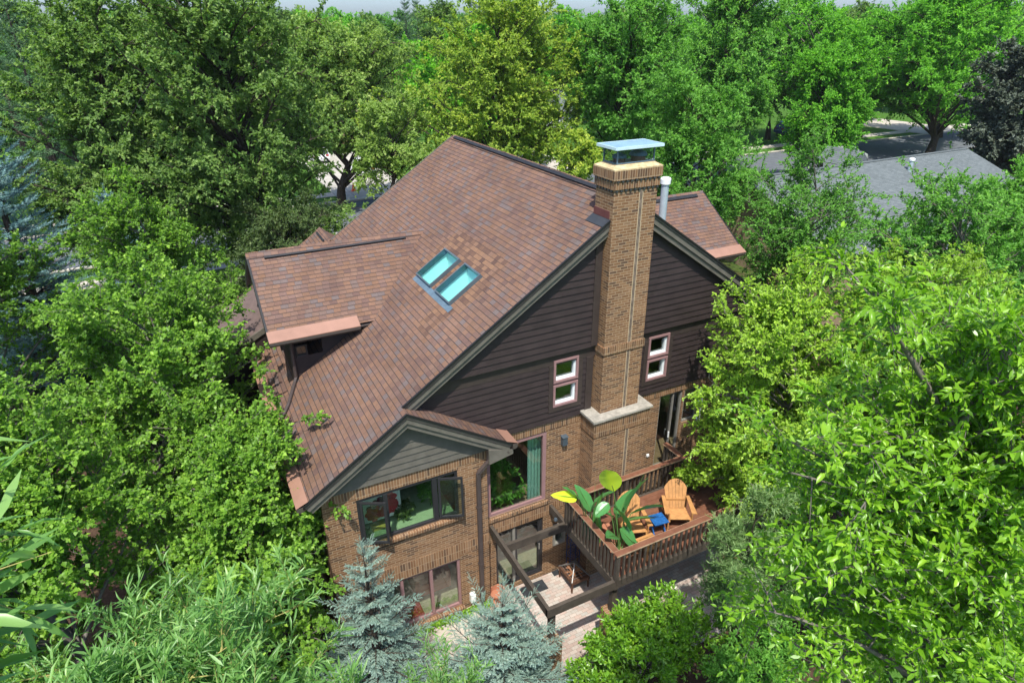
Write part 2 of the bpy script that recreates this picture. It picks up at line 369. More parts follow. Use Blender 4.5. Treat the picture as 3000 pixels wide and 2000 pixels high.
def wall_y(mb, y, x0, x1, z0, z1, holes=(), mi=0, reveal=0.14, back=True, rmi=None):
    """wall sheet facing -y with rectangular holes (x0,x1,z0,z1) and their reveals"""
    xs = sorted({x0, x1, *[h[0] for h in holes], *[h[1] for h in holes]}); zs = sorted({z0, z1, *[h[2] for h in holes], *[h[3] for h in holes]})
    for a, b in zip(xs, xs[1:]):
        for c, d in zip(zs, zs[1:]):
            if a < x0 - 1e-6 or b > x1 + 1e-6 or c < z0 - 1e-6 or d > z1 + 1e-6: continue
            if any(a >= h[0] - 1e-6 and b <= h[1] + 1e-6 and c >= h[2] - 1e-6 and d <= h[3] + 1e-6 for h in holes): continue
            mb.poly([(a, y, c), (b, y, c), (b, y, d), (a, y, d)], mi)
    for (a, b, c, d) in holes:
        yb = y + reveal; r = mi if rmi is None else rmi
        mb.poly([(a, y, c), (a, yb, c), (b, yb, c), (b, y, c)], r); mb.poly([(a, y, d), (b, y, d), (b, yb, d), (a, yb, d)], r)
        mb.poly([(a, y, c), (a, y, d), (a, yb, d), (a, yb, c)], r); mb.poly([(b, y, c), (b, yb, c), (b, yb, d), (b, y, d)], r)

def frame_y(mb, y0, y1, x0, x1, z0, z1, t, mi=0):
    mb.box(x0, x1, y0, y1, z0, z0 + t, mi); mb.box(x0, x1, y0, y1, z1 - t, z1, mi)
    mb.box(x0, x0 + t, y0, y1, z0 + t, z1 - t, mi); mb.box(x1 - t, x1, y0, y1, z0 + t, z1 - t, mi)

# ------------------------------------------------------------------ ground, street
def ground_z(x, y):
    t = np.clip((y - 0.5) / 6.0, 0, 1); t = t * t * (3 - 2 * t)
    z = -1.5 + 1.46 * t
    r = np.hypot(x, y - 40)
    return z
xs = np.concatenate([np.linspace(-1500, -60, 12), np.linspace(-50, 110, 65), np.linspace(130, 2000, 12)])
ys = np.concatenate([np.linspace(-400, -30, 6), np.linspace(-25, 75, 101), np.linspace(90, 2500, 14)])
gx, gy = np.meshgrid(xs, ys); gz = ground_z(gx, gy)
V = np.stack([gx, gy, gz], -1).reshape(-1, 3); nx = len(xs)
i, j = np.meshgrid(np.arange(len(ys) - 1), np.arange(nx - 1), indexing='ij'); a = (i * nx + j).ravel()
tag(link('ground', np_mesh('ground', V, [np.stack([a, a + 1, a + 1 + nx, a + nx], 1)], ['lawn_soil'])), kind='structure')
def slab(name, mat, x0, x1, y0, y1, z, kind='structure', **kw):
    o = MB().box(x0, x1, y0, y1, z - 0.1, z).build(name, mat); return tag(o, kind=kind, **kw)
slab('street', 'asphalt', -300, 500, 33.0, 42.0, 0.0)
slab('kerb', 'curb_stone', -300, 500, 42.0, 42.3, 0.13); slab('kerb', 'curb_stone', -300, 500, 32.7, 33.0, 0.13)
slab('sidewalk', 'concrete', -300, 500, 44.6, 46.1, 0.02)
slab('sidewalk', 'concrete', -300, 500, 29.0, 30.4, 0.02)
slab('driveway', 'driveway_concrete', 1.2, 8.0, 41.9, 66.0, 0.05)
slab('driveway', 'concrete', 18.5, 27.0, 41.95, 56.0, 0.055)
slab('driveway', 'concrete', 79.0, 88.0, 41.95, 60.0, 0.055)
slab('driveway', 'concrete', -4.5, 3.5, 13.0, 33.0, 0.03)
slab('patio', 'paver', -4.95, 2.4, -3.9, -0.02, -1.44)
MB().box(-9.6, -5.25, -2.6, -0.3, -1.6, -1.16).build('terrace', 'slab_paver')['kind'] = 'structure'
MB().box(-5.24, -4.96, -2.6, -0.1, -1.6, -1.28).build('step', 'terracotta')['kind'] = 'structure'

# ------------------------------------------------------------------ the house
XR, ZR, SL, YF = -1.192, 9.576, 0.667, 10.65
SRT = 0.68
zl = lambda x: ZR - SL * (XR - x)
zr = lambda x: ZR - SRT * (x - XR)
H = thing('brick_house', (-3.0, 5.0, -1.5), 'large brick and dark siding house with brown shingle roof and tall chimney', 'house')
XE = -9.5
# --- main roof
rb = MB()
xsr = [XE, -7.09, -5.11, -4.21, XR]; ysr = [-0.663, -0.35, 1.575, 2.56, 2.92, 3.98, YF]
for xa, xb in zip(xsr, xsr[1:]):
    for ya, yb in zip(ysr, ysr[1:]):
        if xa >= -7.1 and yb <= -0.34: continue
        if (xa, xb) == (-5.11, -4.21) and (ya, yb) in ((1.575, 2.56), (2.92, 3.98)): continue
        rb.poly([(xa, ya, zl(xa)), (xb, ya, zl(xb)), (xb, yb, zl(xb)), (xa, yb, zl(xa))])
        rb.poly([(xa, yb, zl(xa) - .1), (xb, yb, zl(xb) - .1), (xb, ya, zl(xb) - .1), (xa, ya, zl(xa) - .1)], 1)
XRE = 4.1
rb.poly([(XR, -.35, ZR), (XRE, -.35, zr(XRE)), (XRE, YF, zr(XRE)), (XR, YF, ZR)])
rb.poly([(XR, -.35, ZR - .1), (XR, YF, ZR - .1), (XRE, YF, zr(XRE) - .1), (XRE, -.35, zr(XRE) - .1)], 1)
# right slope over the bay
BX, BZ, BEX, BEZ = -7.09, zl(-7.09), -4.53, 4.06
rb.poly([(BX, -.663, BZ), (BEX, -.663, BEZ), (BEX, -.02, BEZ), (BX, -.02, BZ)])
rb.poly([(BX, -.663, BZ - .1), (BX, -.02, BZ - .1), (BEX, -.02, BEZ - .1), (BEX, -.663, BEZ - .1)], 1)
# gable towards the street, its left slope in line with the main one
GX, GZ, GY = -6.1, zl(-6.1), 12.45
rb.poly([(XE, YF, zl(XE)), (GX, YF, GZ), (GX, GY, GZ), (XE, GY, zl(XE))])
rb.poly([(GX, YF - 2.5, GZ - .02), (GX + 2.6, YF - 2.5, GZ - 1.75), (GX + 2.6, GY, GZ - 1.75), (GX, GY, GZ)])
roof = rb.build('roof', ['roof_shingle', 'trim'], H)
roof['label'] = 'mottled brown and tan shingle roof slope'
# darker replaced shingles round the skylights
sk = MB(); n_ = Vector((-SL, 0, 1)).normalized() * 0.006
P = lambda x, y, dz=0.0: (x + n_.x, y, zl(x) + n_.z + dz)
def patch(x0, x1, y0, y1): sk.poly([P(x0, y0), P(x1, y0), P(x1, y1), P(x0, y1)])
patch(-4.2, -3.62, 1.25, 4.45); patch(-5.35, -5.12, 1.2, 4.35); patch(-5.12, -4.2, 1.0, 1.56); patch(-5.12, -4.2, 4.0, 4.5); patch(-5.12, -4.2, 2.575, 2.905)
patch(-5.9, -5.36, 1.25, 2.0)
sk.build('shingle_patch', 'skylight_shingle', roof)
# roof vents and ridge caps
rv = MB(); rv.beam((XR - .1, -.1, ZR - .02), (XR - .1, YF - .35, ZR - .02), .1, .07, side=(1, 0, SL)); rv.build('ridge_vent', 'ridge_vent', roof)
rc = MB()
y = -.35
while y < YF - .2:
    rc.poly([(XR - .17, y, zl(XR - .17) + .03), (XR, y, ZR + .045), (XR, y + .28, ZR + .033), (XR - .17, y + .28, zl(XR - .17) + .02)])
    rc.poly([(XR, y, ZR + .045), (XR + .17, y, zr(XR + .17) + .03), (XR + .17, y + .28, zr(XR + .17) + .02), (XR, y + .28, ZR + .033)]); y += .28
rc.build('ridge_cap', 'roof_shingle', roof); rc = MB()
y = YF - .1
while y < GY - .1:
    for s_ in (-1, 1): 
        p = [(GX + s_ * .16, y, GZ - .07), (GX, y, GZ + .045), (GX, y + .26, GZ + .045), (GX + s_ * .16, y + .26, GZ - .07)]
        rc.poly(p if s_ > 0 else p[::-1])
    y += .27
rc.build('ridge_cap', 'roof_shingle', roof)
MB().beam((GX - .17, YF + .3, GZ - .08), (GX - .17, GY - .3, GZ - .08), .07, .06, side=(1, 0, SL)).build('ridge_vent', 'ridge_vent', roof)
# rake boards along the gable edges
def rake(name, p, q, ys=0.0, thick=.045):
    """drip edge, upper board, recessed lower board; p,q on the roof edge; returns objects"""
    p = Vector(p); q = Vector(q); d = (q - p).normalized(); dn = Vector((0, 1, 0)).cross(d).normalized()
    if dn.z > 0: dn = -dn
    y = Vector((0, 1, 0)); m = d * 0.0; p0_ = p; p = p + y * ys; q = q + y * ys
    MB().beam(p + dn * .015 + y * .02, q + dn * .015 + y * .02, .05, .045, side=y).build('drip_edge', 'drip_edge', roof)
    MB().beam(p + m * .15 + dn * .125 + y * .045, q + dn * .125 + y * .045, thick, .16, side=y).build('rake_board', 'rake_trim', roof)
    MB().beam(p + m * .29 + dn * .27 + y * .085, q + dn * .27 + y * .085, .04, .11, side=y).build('rake_board', 'rake_trim', roof)
    MB().beam(p + m * .26 + dn * .24 + y * .13, q + dn * .24 + y * .13, .05, .12, side=y).build('rake_board', 'drip_edge', roof)
e = .0
rake('m', (XR, -.35, ZR), (-7.09, -.35, zl(-7.09)))
rake('m', (XR, -.35, ZR), (XRE, -.35, zr(XRE)), .003)
rake('b', (BX, -.663, BZ), (XE, -.663, zl(XE)))
rake('b', (BX, -.663, BZ), (BEX, -.663, BEZ), .003)
MB().prism([(BEX - .62, -.64, BEZ + .0), (BEX + .02, -.64, BEZ - .16), (BEX + .02, -.64, BEZ - .3), (BEX - .62, -.64, BEZ - .42)], (0, .06, 0)).build('eave_return', 'rake_trim', roof)
MB().beam((XR, YF + .02, ZR - .1), (XE, YF + .02, zl(XE) - .1), .05, .2, side=(0, 1, 0)).build('rake_board', 'rake_trim', roof)
MB().poly([(BEX, -.64, BEZ - .14), (BEX - .5, -.64, BEZ - .14), (BEX - .5, -.02, BEZ - .14), (BEX, -.02, BEZ - .14)]).build('soffit', 'trim', roof)
# gutter guards and gutters
def gutter(p, q, out, guard_w=.16, guard_rise=.1, name='gutter', parent=None):
    """p,q: roof-edge line (in the roof plane); out: horizontal outward unit vector"""
    p = Vector(p); q = Vector(q); o = Vector(out); z = Vector((0, 0, 1)); par = parent or roof
    g = MB()
    g.prism([p + o * .0 - z * .03, p + o * .13 - z * .03, p + o * .14 - z * .1, p + o * .1 - z * .155, p - z * .155], q - p)
    ob = g.build(name, 'gutter_brown', par)
    gg = MB(); a = p - o * guard_w + z * guard_rise; b = q - o * guard_w + z * guard_rise
    c = p + o * .145 - z * .012; d = q + o * .145 - z * .012
    nrm = (b - a).cross(c - a)
    gg.poly([a, b, d, c] if nrm.z < 0 else [a, c, d, b]); 
    gg.poly([c, d, d - z * .022, c - z * .022]); gg.poly([c - o * .02 - z * .023, d - o * .02 - z * .023, d - z * .023, c - z * .023])
    gd = gg.build('gutter_guard', 'copper_guard', ob); return ob
gutter((XE, -.66, zl(XE) + .02), (XE, GY, zl(XE) + .02), (-1, 0, 0), .12, .12 * SL + .02)
gutter((BEX, -.663, BEZ), (BEX, -.03, BEZ), (1, 0, 0), .16, .12)

# --- skylights
for k, (ya, yb) in enumerate(((2.92, 3.98), (1.575, 2.56))):
    xa, xb = -5.11, -4.21
    up_ = Vector((-SL, 0, 1)).normalized()
    c = lambda x, y, h: Vector((x, y, zl(x))) + up_ * h
    fr = MB()
    t = .034
    for (x0, x1, y0, y1) in ((xa, xb, ya, ya + t), (xa, xb, yb - t, yb), (xa, xa + t, ya + t, yb - t), (xb - t, xb, ya + t, yb - t)):
        lo = [c(x0, y0, -.06), c(x1, y0, -.06), c(x1, y1, -.06), c(x0, y1, -.06)]; hi = [c(x0, y0, .1), c(x1, y0, .1), c(x1, y1, .1), c(x0, y1, .1)]
        fr.poly(hi)
        for m in range(4): n2 = (m + 1) % 4; fr.poly([lo[m], lo[n2], hi[n2], hi[m]])
    s_ob = fr.build('skylight', 'skylight_frame', roof)
    MB().poly([c(xa + t, ya + t, .085), c(xb - t, ya + t, .085), c(xb - t, yb - t, .085), c(xa + t, yb - t, .085)]).build('pane', 'skylight_glass', s_ob)
    sh = MB(); zb = 6.35
    q = [(xa, ya), (xb, ya), (xb, yb), (xa, yb)]
    for m in range(4):
        (x0, y0), (x1, y1) = q[m], q[(m + 1) % 4]
        sh.poly([(x0, y0, zb), (x0, y0, zl(x0) - .02), (x1, y1, zl(x1) - .02), (x1, y1, zb)])
    sh.poly([(xa, ya, zb), (xb, ya, zb), (xb, yb, zb), (xa, yb, zb)])
    if k == 0:
        sh.poly([(-5.0, 3.1, zb + .01), (-4.8, 3.1, zb + .01), (-4.8, 3.3, zb + .01), (-5.0, 3.3, zb + .01)], 1)
    sh.build('light_shaft', ['shaft_wall', 'window_dark'], s_ob)
MB().poly([P(-5.25, 1.38, .012), P(-5.11, 1.38, .012), P(-5.11, 4.02, .012), P(-5.25, 4.02, .012)]).build('flashing', 'flashing_slate', roof)

# --- brick walls of the main front and of the bay
YB = -.313
wm = MB()
wall_y(wm, 0.0, -5.08, 3.6, -1.6, 3.93, [(-4.95, -3.2, 1.4, 3.62), (-4.73, -3.25, -1.31, .77), (.52, 1.36, 1.12, 3.64), (1.42, 1.98, 2.5, 3.62), (-2.93, -2.53, -.4, .35)], reveal=.12)
wall_y(wm, YB, -9.1, -5.08, -1.6, 3.9, [(-8.34, -5.87, 2.17, 3.52), (-8.2, -5.92, -.97, .69)], reveal=.12)
wm.poly([(-5.08, YB, -1.6), (-5.08, 0, -1.6), (-5.08, 0, 3.93), (-5.08, YB, 3.93)])
wm.poly([(-9.1, YB, -1.6), (-9.1, YB, 3.9), (-9.1, YF, 3.9), (-9.1, YF, -1.6)])
wm.poly([(3.6, 0, -1.6), (3.6, YF, -1.6), (3.6, YF, 6.0), (3.6, 0, 6.0)])
wm.poly([(3.6, YF - .4, -1.6), (-9.1, YF - .4, -1.6), (-9.1, YF - .4, 4.0), (XR, YF - .4, 9.2), (3.6, YF - .4, 6.0)])
wm.poly([(-9.1, GY - .4, -1.6), (-3.6, GY - .4, -1.6), (-3.6, GY - .4, 4.5), (GX, GY - .4, GZ - .2), (-9.1, GY - .4, 4.1)][::-1])
wm.poly([(-3.6, YF - .4, -1.6), (-3.6, GY - .4, -1.6), (-3.6, GY - .4, 4.5), (-3.6, YF - .4, 4.5)][::-1])
brick = wm.build('brick_wall', 'brick', H)
def soldier(x0, x1, z0, z1, y, proud=.012):
    MB().box(x0, x1, y - proud, y - .002, z0, z1).build('soldier_course', 'soldier_brick', brick)
soldier(-3.2, -2.25, 3.66, 3.88, 0); soldier(-.3, 3.6, 3.66, 3.88, 0); soldier(-4.95, -3.2, 3.64, 3.88, 0)
soldier(-5.07, -3.08, .79, 1.16, 0); soldier(-2.95, -2.26, .95, 1.2, 0)
soldier(-9.1, -8.36, 3.62, 3.86, YB); soldier(-8.36, -5.85, 3.535, 3.86, YB); soldier(-5.85, -5.09, 3.62, 3.86, YB)
soldier(-9.1, -8.2, .84, 1.2, YB); soldier(-8.2, -5.9, .71, 1.2, YB); soldier(-5.9, -5.07, .84, 1.2, YB)
for pts, ln_ in (([(-8.42, YB + .1, 2.17), (-8.42, YB - .09, 2.13), (-8.42, YB - .09, 2.05), (-8.42, YB + .0, 2.05)], 2.62), ([(-8.25, YB + .1, -.97), (-8.25, YB - .1, -1.0), (-8.25, YB - .1, -1.1), (-8.25, YB, -1.1)], 2.4),
                 ([(-5.0, .1, 1.37), (-5.0, -.05, 1.34), (-5.0, -.05, 1.24), (-5.0, 0, 1.24)], 1.88)):
    MB().prism(pts, (ln_, 0, 0)).build('window_sill', 'soldier_brick', brick)
# interior floors and partitions seen through the glass
rm = MB()
for z, m in ((-1.33, 2), (1.1, 1), (3.98, 1)): rm.box(-9.0, 3.5, .16, YF - .6, z - .05, z, m)
rm.box(-9.0, -5.2, -.15, .16, -1.38, -1.33, 2); rm.box(-9.0, -5.2, -.15, .16, 1.05, 1.1, 1)
rm.box(-9.0, 3.5, 4.4, 4.5, -1.3, 1.04, 0); rm.box(-9.0, -3.0, 4.0, 4.1, 1.11, 3.92, 0); rm.box(-3.0, 3.5, 5.0, 5.1, 1.11, 3.92, 0); rm.box(-5.1, 3.5, 3.0, 3.1, 4.0, 6.6, 0)
rm.box(-5.15, -5.03, .2, 3.9, 1.11, 3.92, 0); rm.box(-1.9, -1.8, .2, 4.9, 1.11, 3.92, 0)
rm.box(-5.1, -5.0, .2, 4.3, -1.3, 1.04, 0)
rm.build('interior_wall', ['room_wall', 'room_floor', 'room_carpet'], H)

# --- lap siding
def laps(mb, y, z0, z1, xl, xr, holes=(), exp=.17, lean=.024):
    z = z0
    while z < z1 - .01:
        zt = min(z + exp, z1); zm = (z + zt) / 2
        spans = [(None, None)]
        cuts = sorted((h[0], h[1]) for h in holes if h[2] < zm < h[3])
        segs = []; a = None
        ends = [None] + [c for h in cuts for c in h] + [None]
        for k in range(0, len(ends), 2): segs.append((ends[k], ends[k + 1]))
        for (s0, s1) in segs:
            xa0 = xl(z) if s0 is None else s0; xa1 = xl(zt) if s0 is None else s0
            xb0 = xr(z) if s1 is None else s1; xb1 = xr(zt) if s1 is None else s1
            if xb0 <= xa0: continue
            if xb1 < xa1: xa1 = xb1 = (xa1 + xb1) / 2
            yo = y - lean
            mb.poly([(xa0, yo, z), (xb0, yo, z), (xb1, y, zt), (xa1, y, zt)])
            mb.poly([(xa0, yo, z), (xa0, y + .004, z), (xb0, y + .004, z), (xb0, yo, z)])
        z = zt
GL = lambda z: max(-7.9, XR - (ZR - .12 - z) / SL); GR = lambda z: min(3.6, XR + (ZR - .12 - z) / SRT)
ls = MB()
winh = [(-3.2, -2.22, 4.2, 5.56), (-.26, .7, 4.2, 5.56), (-1.95, -.52, 3, 9)]
laps(ls, -.03, 3.9, 5.6, GL, GR, winh)
ls.build('lap_siding', 'dark_siding', H)
lu = MB(); laps(lu, -.115, 5.88, 9.4, GL, GR, [(-1.98, -.5, 5, 9.0)])
lu.build('lap_siding', 'dark_siding', H)
MB().box(-6.6, 3.6, -.045, 0.02, 5.56, 5.88).build('frieze_board', 'trim', H)
MB().poly([(-6.6, -.13, 5.878), (-6.6, 0, 5.878), (3.6, 0, 5.878), (3.6, -.13, 5.878)]).build('soffit', 'trim', H)
MB().box(-2.1, -1.9, -.07, 0, 3.92, 5.56).build('corner_board', 'trim', H); MB().box(-2.05, -1.86, -.15, 0, 5.9, 8.95).build('corner_board', 'trim', H)
for (a, b) in ((-3.07, -2.345), (-.133, .565)):
    tb = MB(); tb.box(a - .13, a - .005, -.062, 0, 4.2, 5.56); tb.box(b + .005, b + .13, -.062, 0, 4.2, 5.56); tb.box(a - .13, b + .13, -.061, 0, 4.2, 4.335)
    tb.build('window_casing', 'trim', H)
bs = MB(); GLb = lambda z: max(-9.3, BX - (BZ - .1 - z) / SL); GRb = lambda z: min(-4.85, BX + (BZ - .1 - z) / .617)
laps(bs, YB - .03, 3.87, 5.5, GLb, GRb); bs.build('lap_siding', 'bay_siding', H)['label'] = 'grey green lap siding under the small front gable'
# left wall of dormers etc. below

# --- windows
def win(name, x0, x1, z0, z1, y, mat, t=.06, glassm='window_glass', parent=None, sash=None, depth=.06, proud=.02):
    f = MB(); frame_y(f, y - proud, y + depth, x0, x1, z0, z1, t)
    o = f.build(name, mat, parent or H)
    if sash:
        s_ = MB(); frame_y(s_, y + .03, y + depth + .03, x0 + t, x1 - t, z0 + t, z1 - t, .016)
        s_.box(x0 + t + .016, x1 - t - .016, y + .04, y + .12, z0 + t + .016, z0 + t + .05)
        s_.box(x1 - t - .05, x1 - t - .016, y + .05, y + .14, z0 + t + .05, z1 - t - .016)
        s_.build('sash', sash, o)
        yy = y + depth + .05
    else: yy = y + depth * .6
    MB().poly([(x0 + t * .5, yy, z0 + t * .5), (x1 - t * .5, yy, z0 + t * .5), (x1 - t * .5, yy, z1 - t * .5), (x0 + t * .5, yy, z1 - t * .5)]).build('pane', glassm, o)
    return o
for (a, b) in ((-3.07, -2.345), (-.133, .565)):
    win('window', a, b, 4.34, 4.98, -.055, 'window_mauve', .06, 'upper_glass', sash='white_sash')
    win('window', a, b, 5.04, 5.68, -.055, 'window_mauve', .06, 'upper_glass', sash='white_sash')
win('window', -4.95, -3.2, 1.39, 3.62, .03, 'window_mauve', .1)
dr = win('sliding_door', -4.73, -3.25, -1.31, .77, .06, 'window_dark', .06, 'door_glass')
MB().box(-4.2, -4.12, .04, .1, -1.25, .71).build('stile', 'alu_frame', dr)
s2 = MB(); frame_y(s2, .06, .1, -4.12, -3.31, -1.25, .71, .07); s2.build('door_panel', 'window_dark', dr)
MB().beam((-3.35, .04, -.4), (-3.35, .04, -.2), .03, .03).build('handle', 'alu_frame', dr)
dr2 = win('sliding_door', .52, 1.36, 1.12, 3.64, .06, 'alu_frame', .05, 'door_glass')
MB().box(1.02, 1.06, .03, .09, 1.17, 3.59).build('stile', 'alu_frame', dr2)
MB().beam((1.0, .02, 2.1), (1.0, .02, 2.3), .03, .03).build('handle', 'white_plastic', dr2)
win('window', 1.42, 1.98, 2.5, 3.62, .05, 'alu_frame', .05)
ow = MB(); frame_y(ow, -.02, .02, 0, .55, 0, 1.05, .06); ow.xf(Matrix.Translation((1.98, -.02, 2.53)) @ Matrix.Rotation(R(-125), 4, 'Z') @ Matrix.Translation((0, 0, 0)))
ow.build('casement_sash', 'white_sash', H)
# big bay casement: frame, fixed centre, two open sashes
bw = win('window', -8.34, -5.87, 2.17, 3.52, YB + .03, 'window_dark', .07)
MB().box(-7.72, -7.62, YB - .0, YB + .1, 2.24, 3.45).build('mullion', 'window_dark', bw)
MB().box(-6.52, -6.4, YB - .0, YB + .1, 2.24, 3.45).build('mullion', 'window_dark', bw)
def casement(x, sgn, ang):
    s_ = MB(); frame_y(s_, -.022, .022, 0, .6, 0, 1.2, .055)
    M = Matrix.Translation((x, YB - .0, 2.25)) @ Matrix.Rotation(ang, 4, 'Z')
    s_.xf(M); so_ = s_.build('casement_sash', 'window_dark', bw)
    g_ = MB().poly([(.05, 0, .05), (.55, 0, .05), (.55, 0, 1.15), (.05, 0, 1.15)]); g_.xf(M); g_.build('pane', 'window_glass', so_)
casement(-8.27, 1, R(-28)); casement(-6.38, 1, R(-22))
lw = win('window', -8.2, -5.92, -.97, .69, YB + .05, 'window_mauve', .07, 'door_glass')
for xm in (-7.5, -6.72): MB().box(xm - .04, xm + .04, YB + .02, YB + .1, -.9, .62).build('mullion', 'window_mauve', lw)

# --- chimney
CX0, CX1, CY0, CY1 = -1.84, -.634, -.418, .3
ch = MB(); ch.box(CX0, CX1, CY0, CY1, 3.96, 10.22)
ch.box(-2.14, -.40, -.64, -.001, -1.6, 3.93)
chim = ch.build('chimney', 'brick', H)
cs = MB()
cs.box(-2.165, -.375, -.665, -.005, 3.7, 3.935); cs.box(-2.16, -.38, -.66, -.005, 3.46, 3.698)
cs.build('soldier_course', 'soldier_brick', chim); cs = MB()
cs.box(CX0 - .03, CX1 + .03, CY0 - .03, .05, 5.72, 5.93); cs.build('soldier_course', 'soldier_brick', chim); cs = MB()
cs.box(CX0 - .035, CX1 + .035, CY0 - .035, CY1 + .035, 9.85, 10.05); cs.box(CX0 - .065, CX1 + .065, CY0 - .065, CY1 + .065, 10.06, 10.27)
x = CX0 - .02                                      # dark blocks paint the shade in the brick gaps under the corbels
cs.build('soldier_course', 'soldier_brick', chim)
dn = MB()
for zz, oo in ((9.815, .034), (10.035, .064)):
    for k in range(10):
        xx = CX0 + .03 + k * .125; dn.box(xx, xx + .055, CY0 - oo, CY0 - .002, zz - .02, zz + .03)
    for k in range(6):
        yy = CY0 + .05 + k * .115; dn.box(CX0 - oo, CX0 - .002, yy, yy + .05, zz - .02, zz + .03)
dn.build('dentil_gap_shade', 'flashing_gap_dark', chim)
MB().box(-2.22, -.335, -.72, -.004, 3.94, 4.0).build('chimney_shelf', 'limestone', chim)
cr = MB(); cr.prism([(CX0 - .06, CY0 - .06, 10.272), (CX1 + .06, CY0 - .06, 10.272), (CX1 + .06, CY1 + .06, 10.272), (CX0 - .06, CY1 + .06, 10.272)][::-1], (0, 0, .03))
b0 = [(CX0 - .06, CY0 - .06), (CX1 + .06, CY0 - .06), (CX1 + .06, CY1 + .06), (CX0 - .06, CY1 + .06)]; b1 = [(CX0 + .08, CY0 + .08), (CX1 - .08, CY0 + .08), (CX1 - .08, CY1 - .08), (CX0 + .08, CY1 - .08)]
for k in range(4): m = (k + 1) % 4; cr.poly([(*b0[k], 10.302), (*b0[m], 10.302), (*b1[m], 10.375), (*b1[k], 10.375)])
cr.poly([(*p, 10.375) for p in b1]); cr.build('mortar_crown', 'lichen_mortar', chim)
cg = MB(); x0, x1, y0, y1 = CX0 + .1, CX1 - .1, CY0 + .1, CY1 - .1
for (p, q) in (((x0, y0), (x1, y0)), ((x1, y0), (x1, y1)), ((x1, y1), (x0, y1)), ((x0, y1), (x0, y0))):
    cg.poly([(*p, 10.377), (*q, 10.377), (*q, 10.73), (*p, 10.73)])
cg.build('spark_screen', 'cage_mesh', chim)
cf = MB()
for px_, py_ in ((x0, y0), (x1, y0), (x1, y1), (x0, y1)): cf.box(px_ - .014, px_ + .014, py_ - .014, py_ + .014, 10.376, 10.73)
for zz in (10.385, 10.7): cf.box(x0, x1, y0 - .012, y0 + .012, zz, zz + .025); cf.box(x0 - .012, x0 + .012, y0 + .015, y1 - .015, zz, zz + .025)
cf.build('screen_frame', 'flashing_slate', chim)
fl = MB(); fl.lathe((-1.5, -.06, 10.376), [(.14, 0), (.14, .1), (.11, .1)], 14); fl.lathe((-.98, -.06, 10.376), [(.17, 0), (.17, .12), (.13, .12)], 14); fl.build('flue', 'flue_clay', chim)
fc_ = MB(); fc_.lathe((-1.5, -.06, 10.478), [(.17, 0), (.15, .06), (.05, .1)], 14); fc_.lathe((-.98, -.06, 10.498), [(.21, 0), (.18, .07), (.06, .12)], 14); fc_.build('flue_cap', 'flashing_slate', chim)
lid = MB(); lx0, lx1, ly0, ly1 = CX0 - .02, CX1 + .06, CY0 - .02, CY1 + .02
ap0, ap1 = ((lx0 + .45), (ly0 + ly1) / 2, 10.83), ((lx1 - .45), (ly0 + ly1) / 2, 10.83)
A_, B_, C_, D_ = (lx0, ly0, 10.76), (lx1, ly0, 10.76), (lx1, ly1, 10.76), (lx0, ly1, 10.76)
lid.poly([A_, B_, ap1, ap0]); lid.poly([B_, C_, ap1]); lid.poly([C_, D_, ap0, ap1]); lid.poly([D_, A_, ap0])
capo = lid.build('chimney_cap', 'cap_metal', chim)
le = MB(); q = [A_, B_, C_, D_]
for k in range(4): le.beam(Vector(q[k]) - Vector((0, 0, .02)), Vector(q[(k + 1) % 4]) - Vector((0, 0, .02)), .03, .06)
le.build('cap_edge', 'cap_edge', capo)
js = MB()
js.box(-1.13, -1.04, CY0 - .004, CY0 - .0005, 4.0, 9.8, 1); js.box(-1.14, -1.125, CY0 - .006, CY0 - .0006, 4.0, 9.8); js.box(-1.045, -1.03, CY0 - .006, CY0 - .0006, 4.0, 9.8)
js.box(-1.13, -1.04, -.644, -.6405, 1.2, 3.45, 1); js.box(-1.14, -1.125, -.646, -.6406, 1.2, 3.45); js.box(-1.045, -1.03, -.646, -.6406, 1.2, 3.45)
js.build('expansion_joint', ['pale_mortar', 'grey_brick_strip'], chim)
f1 = MB(); f1.box(CX0 - .012, CX0 - .001, -.3, .34, zl(CX0) + .02, zl(CX0) + .2); f1.build('flashing', 'flashing_maroon', chim)
f2 = MB(); f2.poly([P(-2.05, -.34, .012), P(-1.84, -.34, .012), P(-1.84, .38, .012), P(-2.05, .38, .012)]); f2.build('flashing', 'flashing_gap_dark', chim)
# vent pipe
vp = MB(); vx, vy = 1.0, 1.25; vp.lathe((vx, vy, zr(vx) - .1), [(.1, 0), (.1, 1.42)], 18); vpo = vp.build('vent_pipe', 'pipe_metal', H)
MB().lathe((vx, vy, zr(vx) + 1.3), [(.1, 0), (.135, .0), (.14, .12), (.13, .15), (.09, .17)], 18).build('pipe_cap', 'white_plastic', vpo)

# --- dormer on the left slope
DY, DZ, DX, DE, DW = 6.057, 7.609, -9.26, 6.03, 2.389
ds_ = (DZ - DE) / DW
xv = lambda z: XR - (ZR - z) / SL
d_ = MB()
xr_, xe_ = xv(DZ), xv(DE)
d_.poly([(DX, DY - DW, DE), (xe_ + .06, DY - DW, DE), (xr_ + .06, DY, DZ), (DX, DY, DZ)])
d_.poly([(DX, DY, DZ), (xr_ + .06, DY, DZ), (xe_ + .06, DY + DW, DE), (DX, DY + DW, DE)])
d_.poly([(DX, DY - DW, DE - .1), (DX, DY, DZ - .1), (xr_, DY, DZ - .1), (xe_, DY - DW, DE - .1)], 1)
d_.poly([(DX, DY, DZ - .1), (DX, DY + DW, DE - .1), (xe_, DY + DW, DE - .1), (xr_, DY, DZ - .1)], 1)
dw_ = MB()
WY0, WY1, WX = DY - 1.95, DY + 1.95, -8.72
zt_ = lambda y: DZ - .1 - ds_ * abs(y - DY)
zb_ = zl(WX) - .05
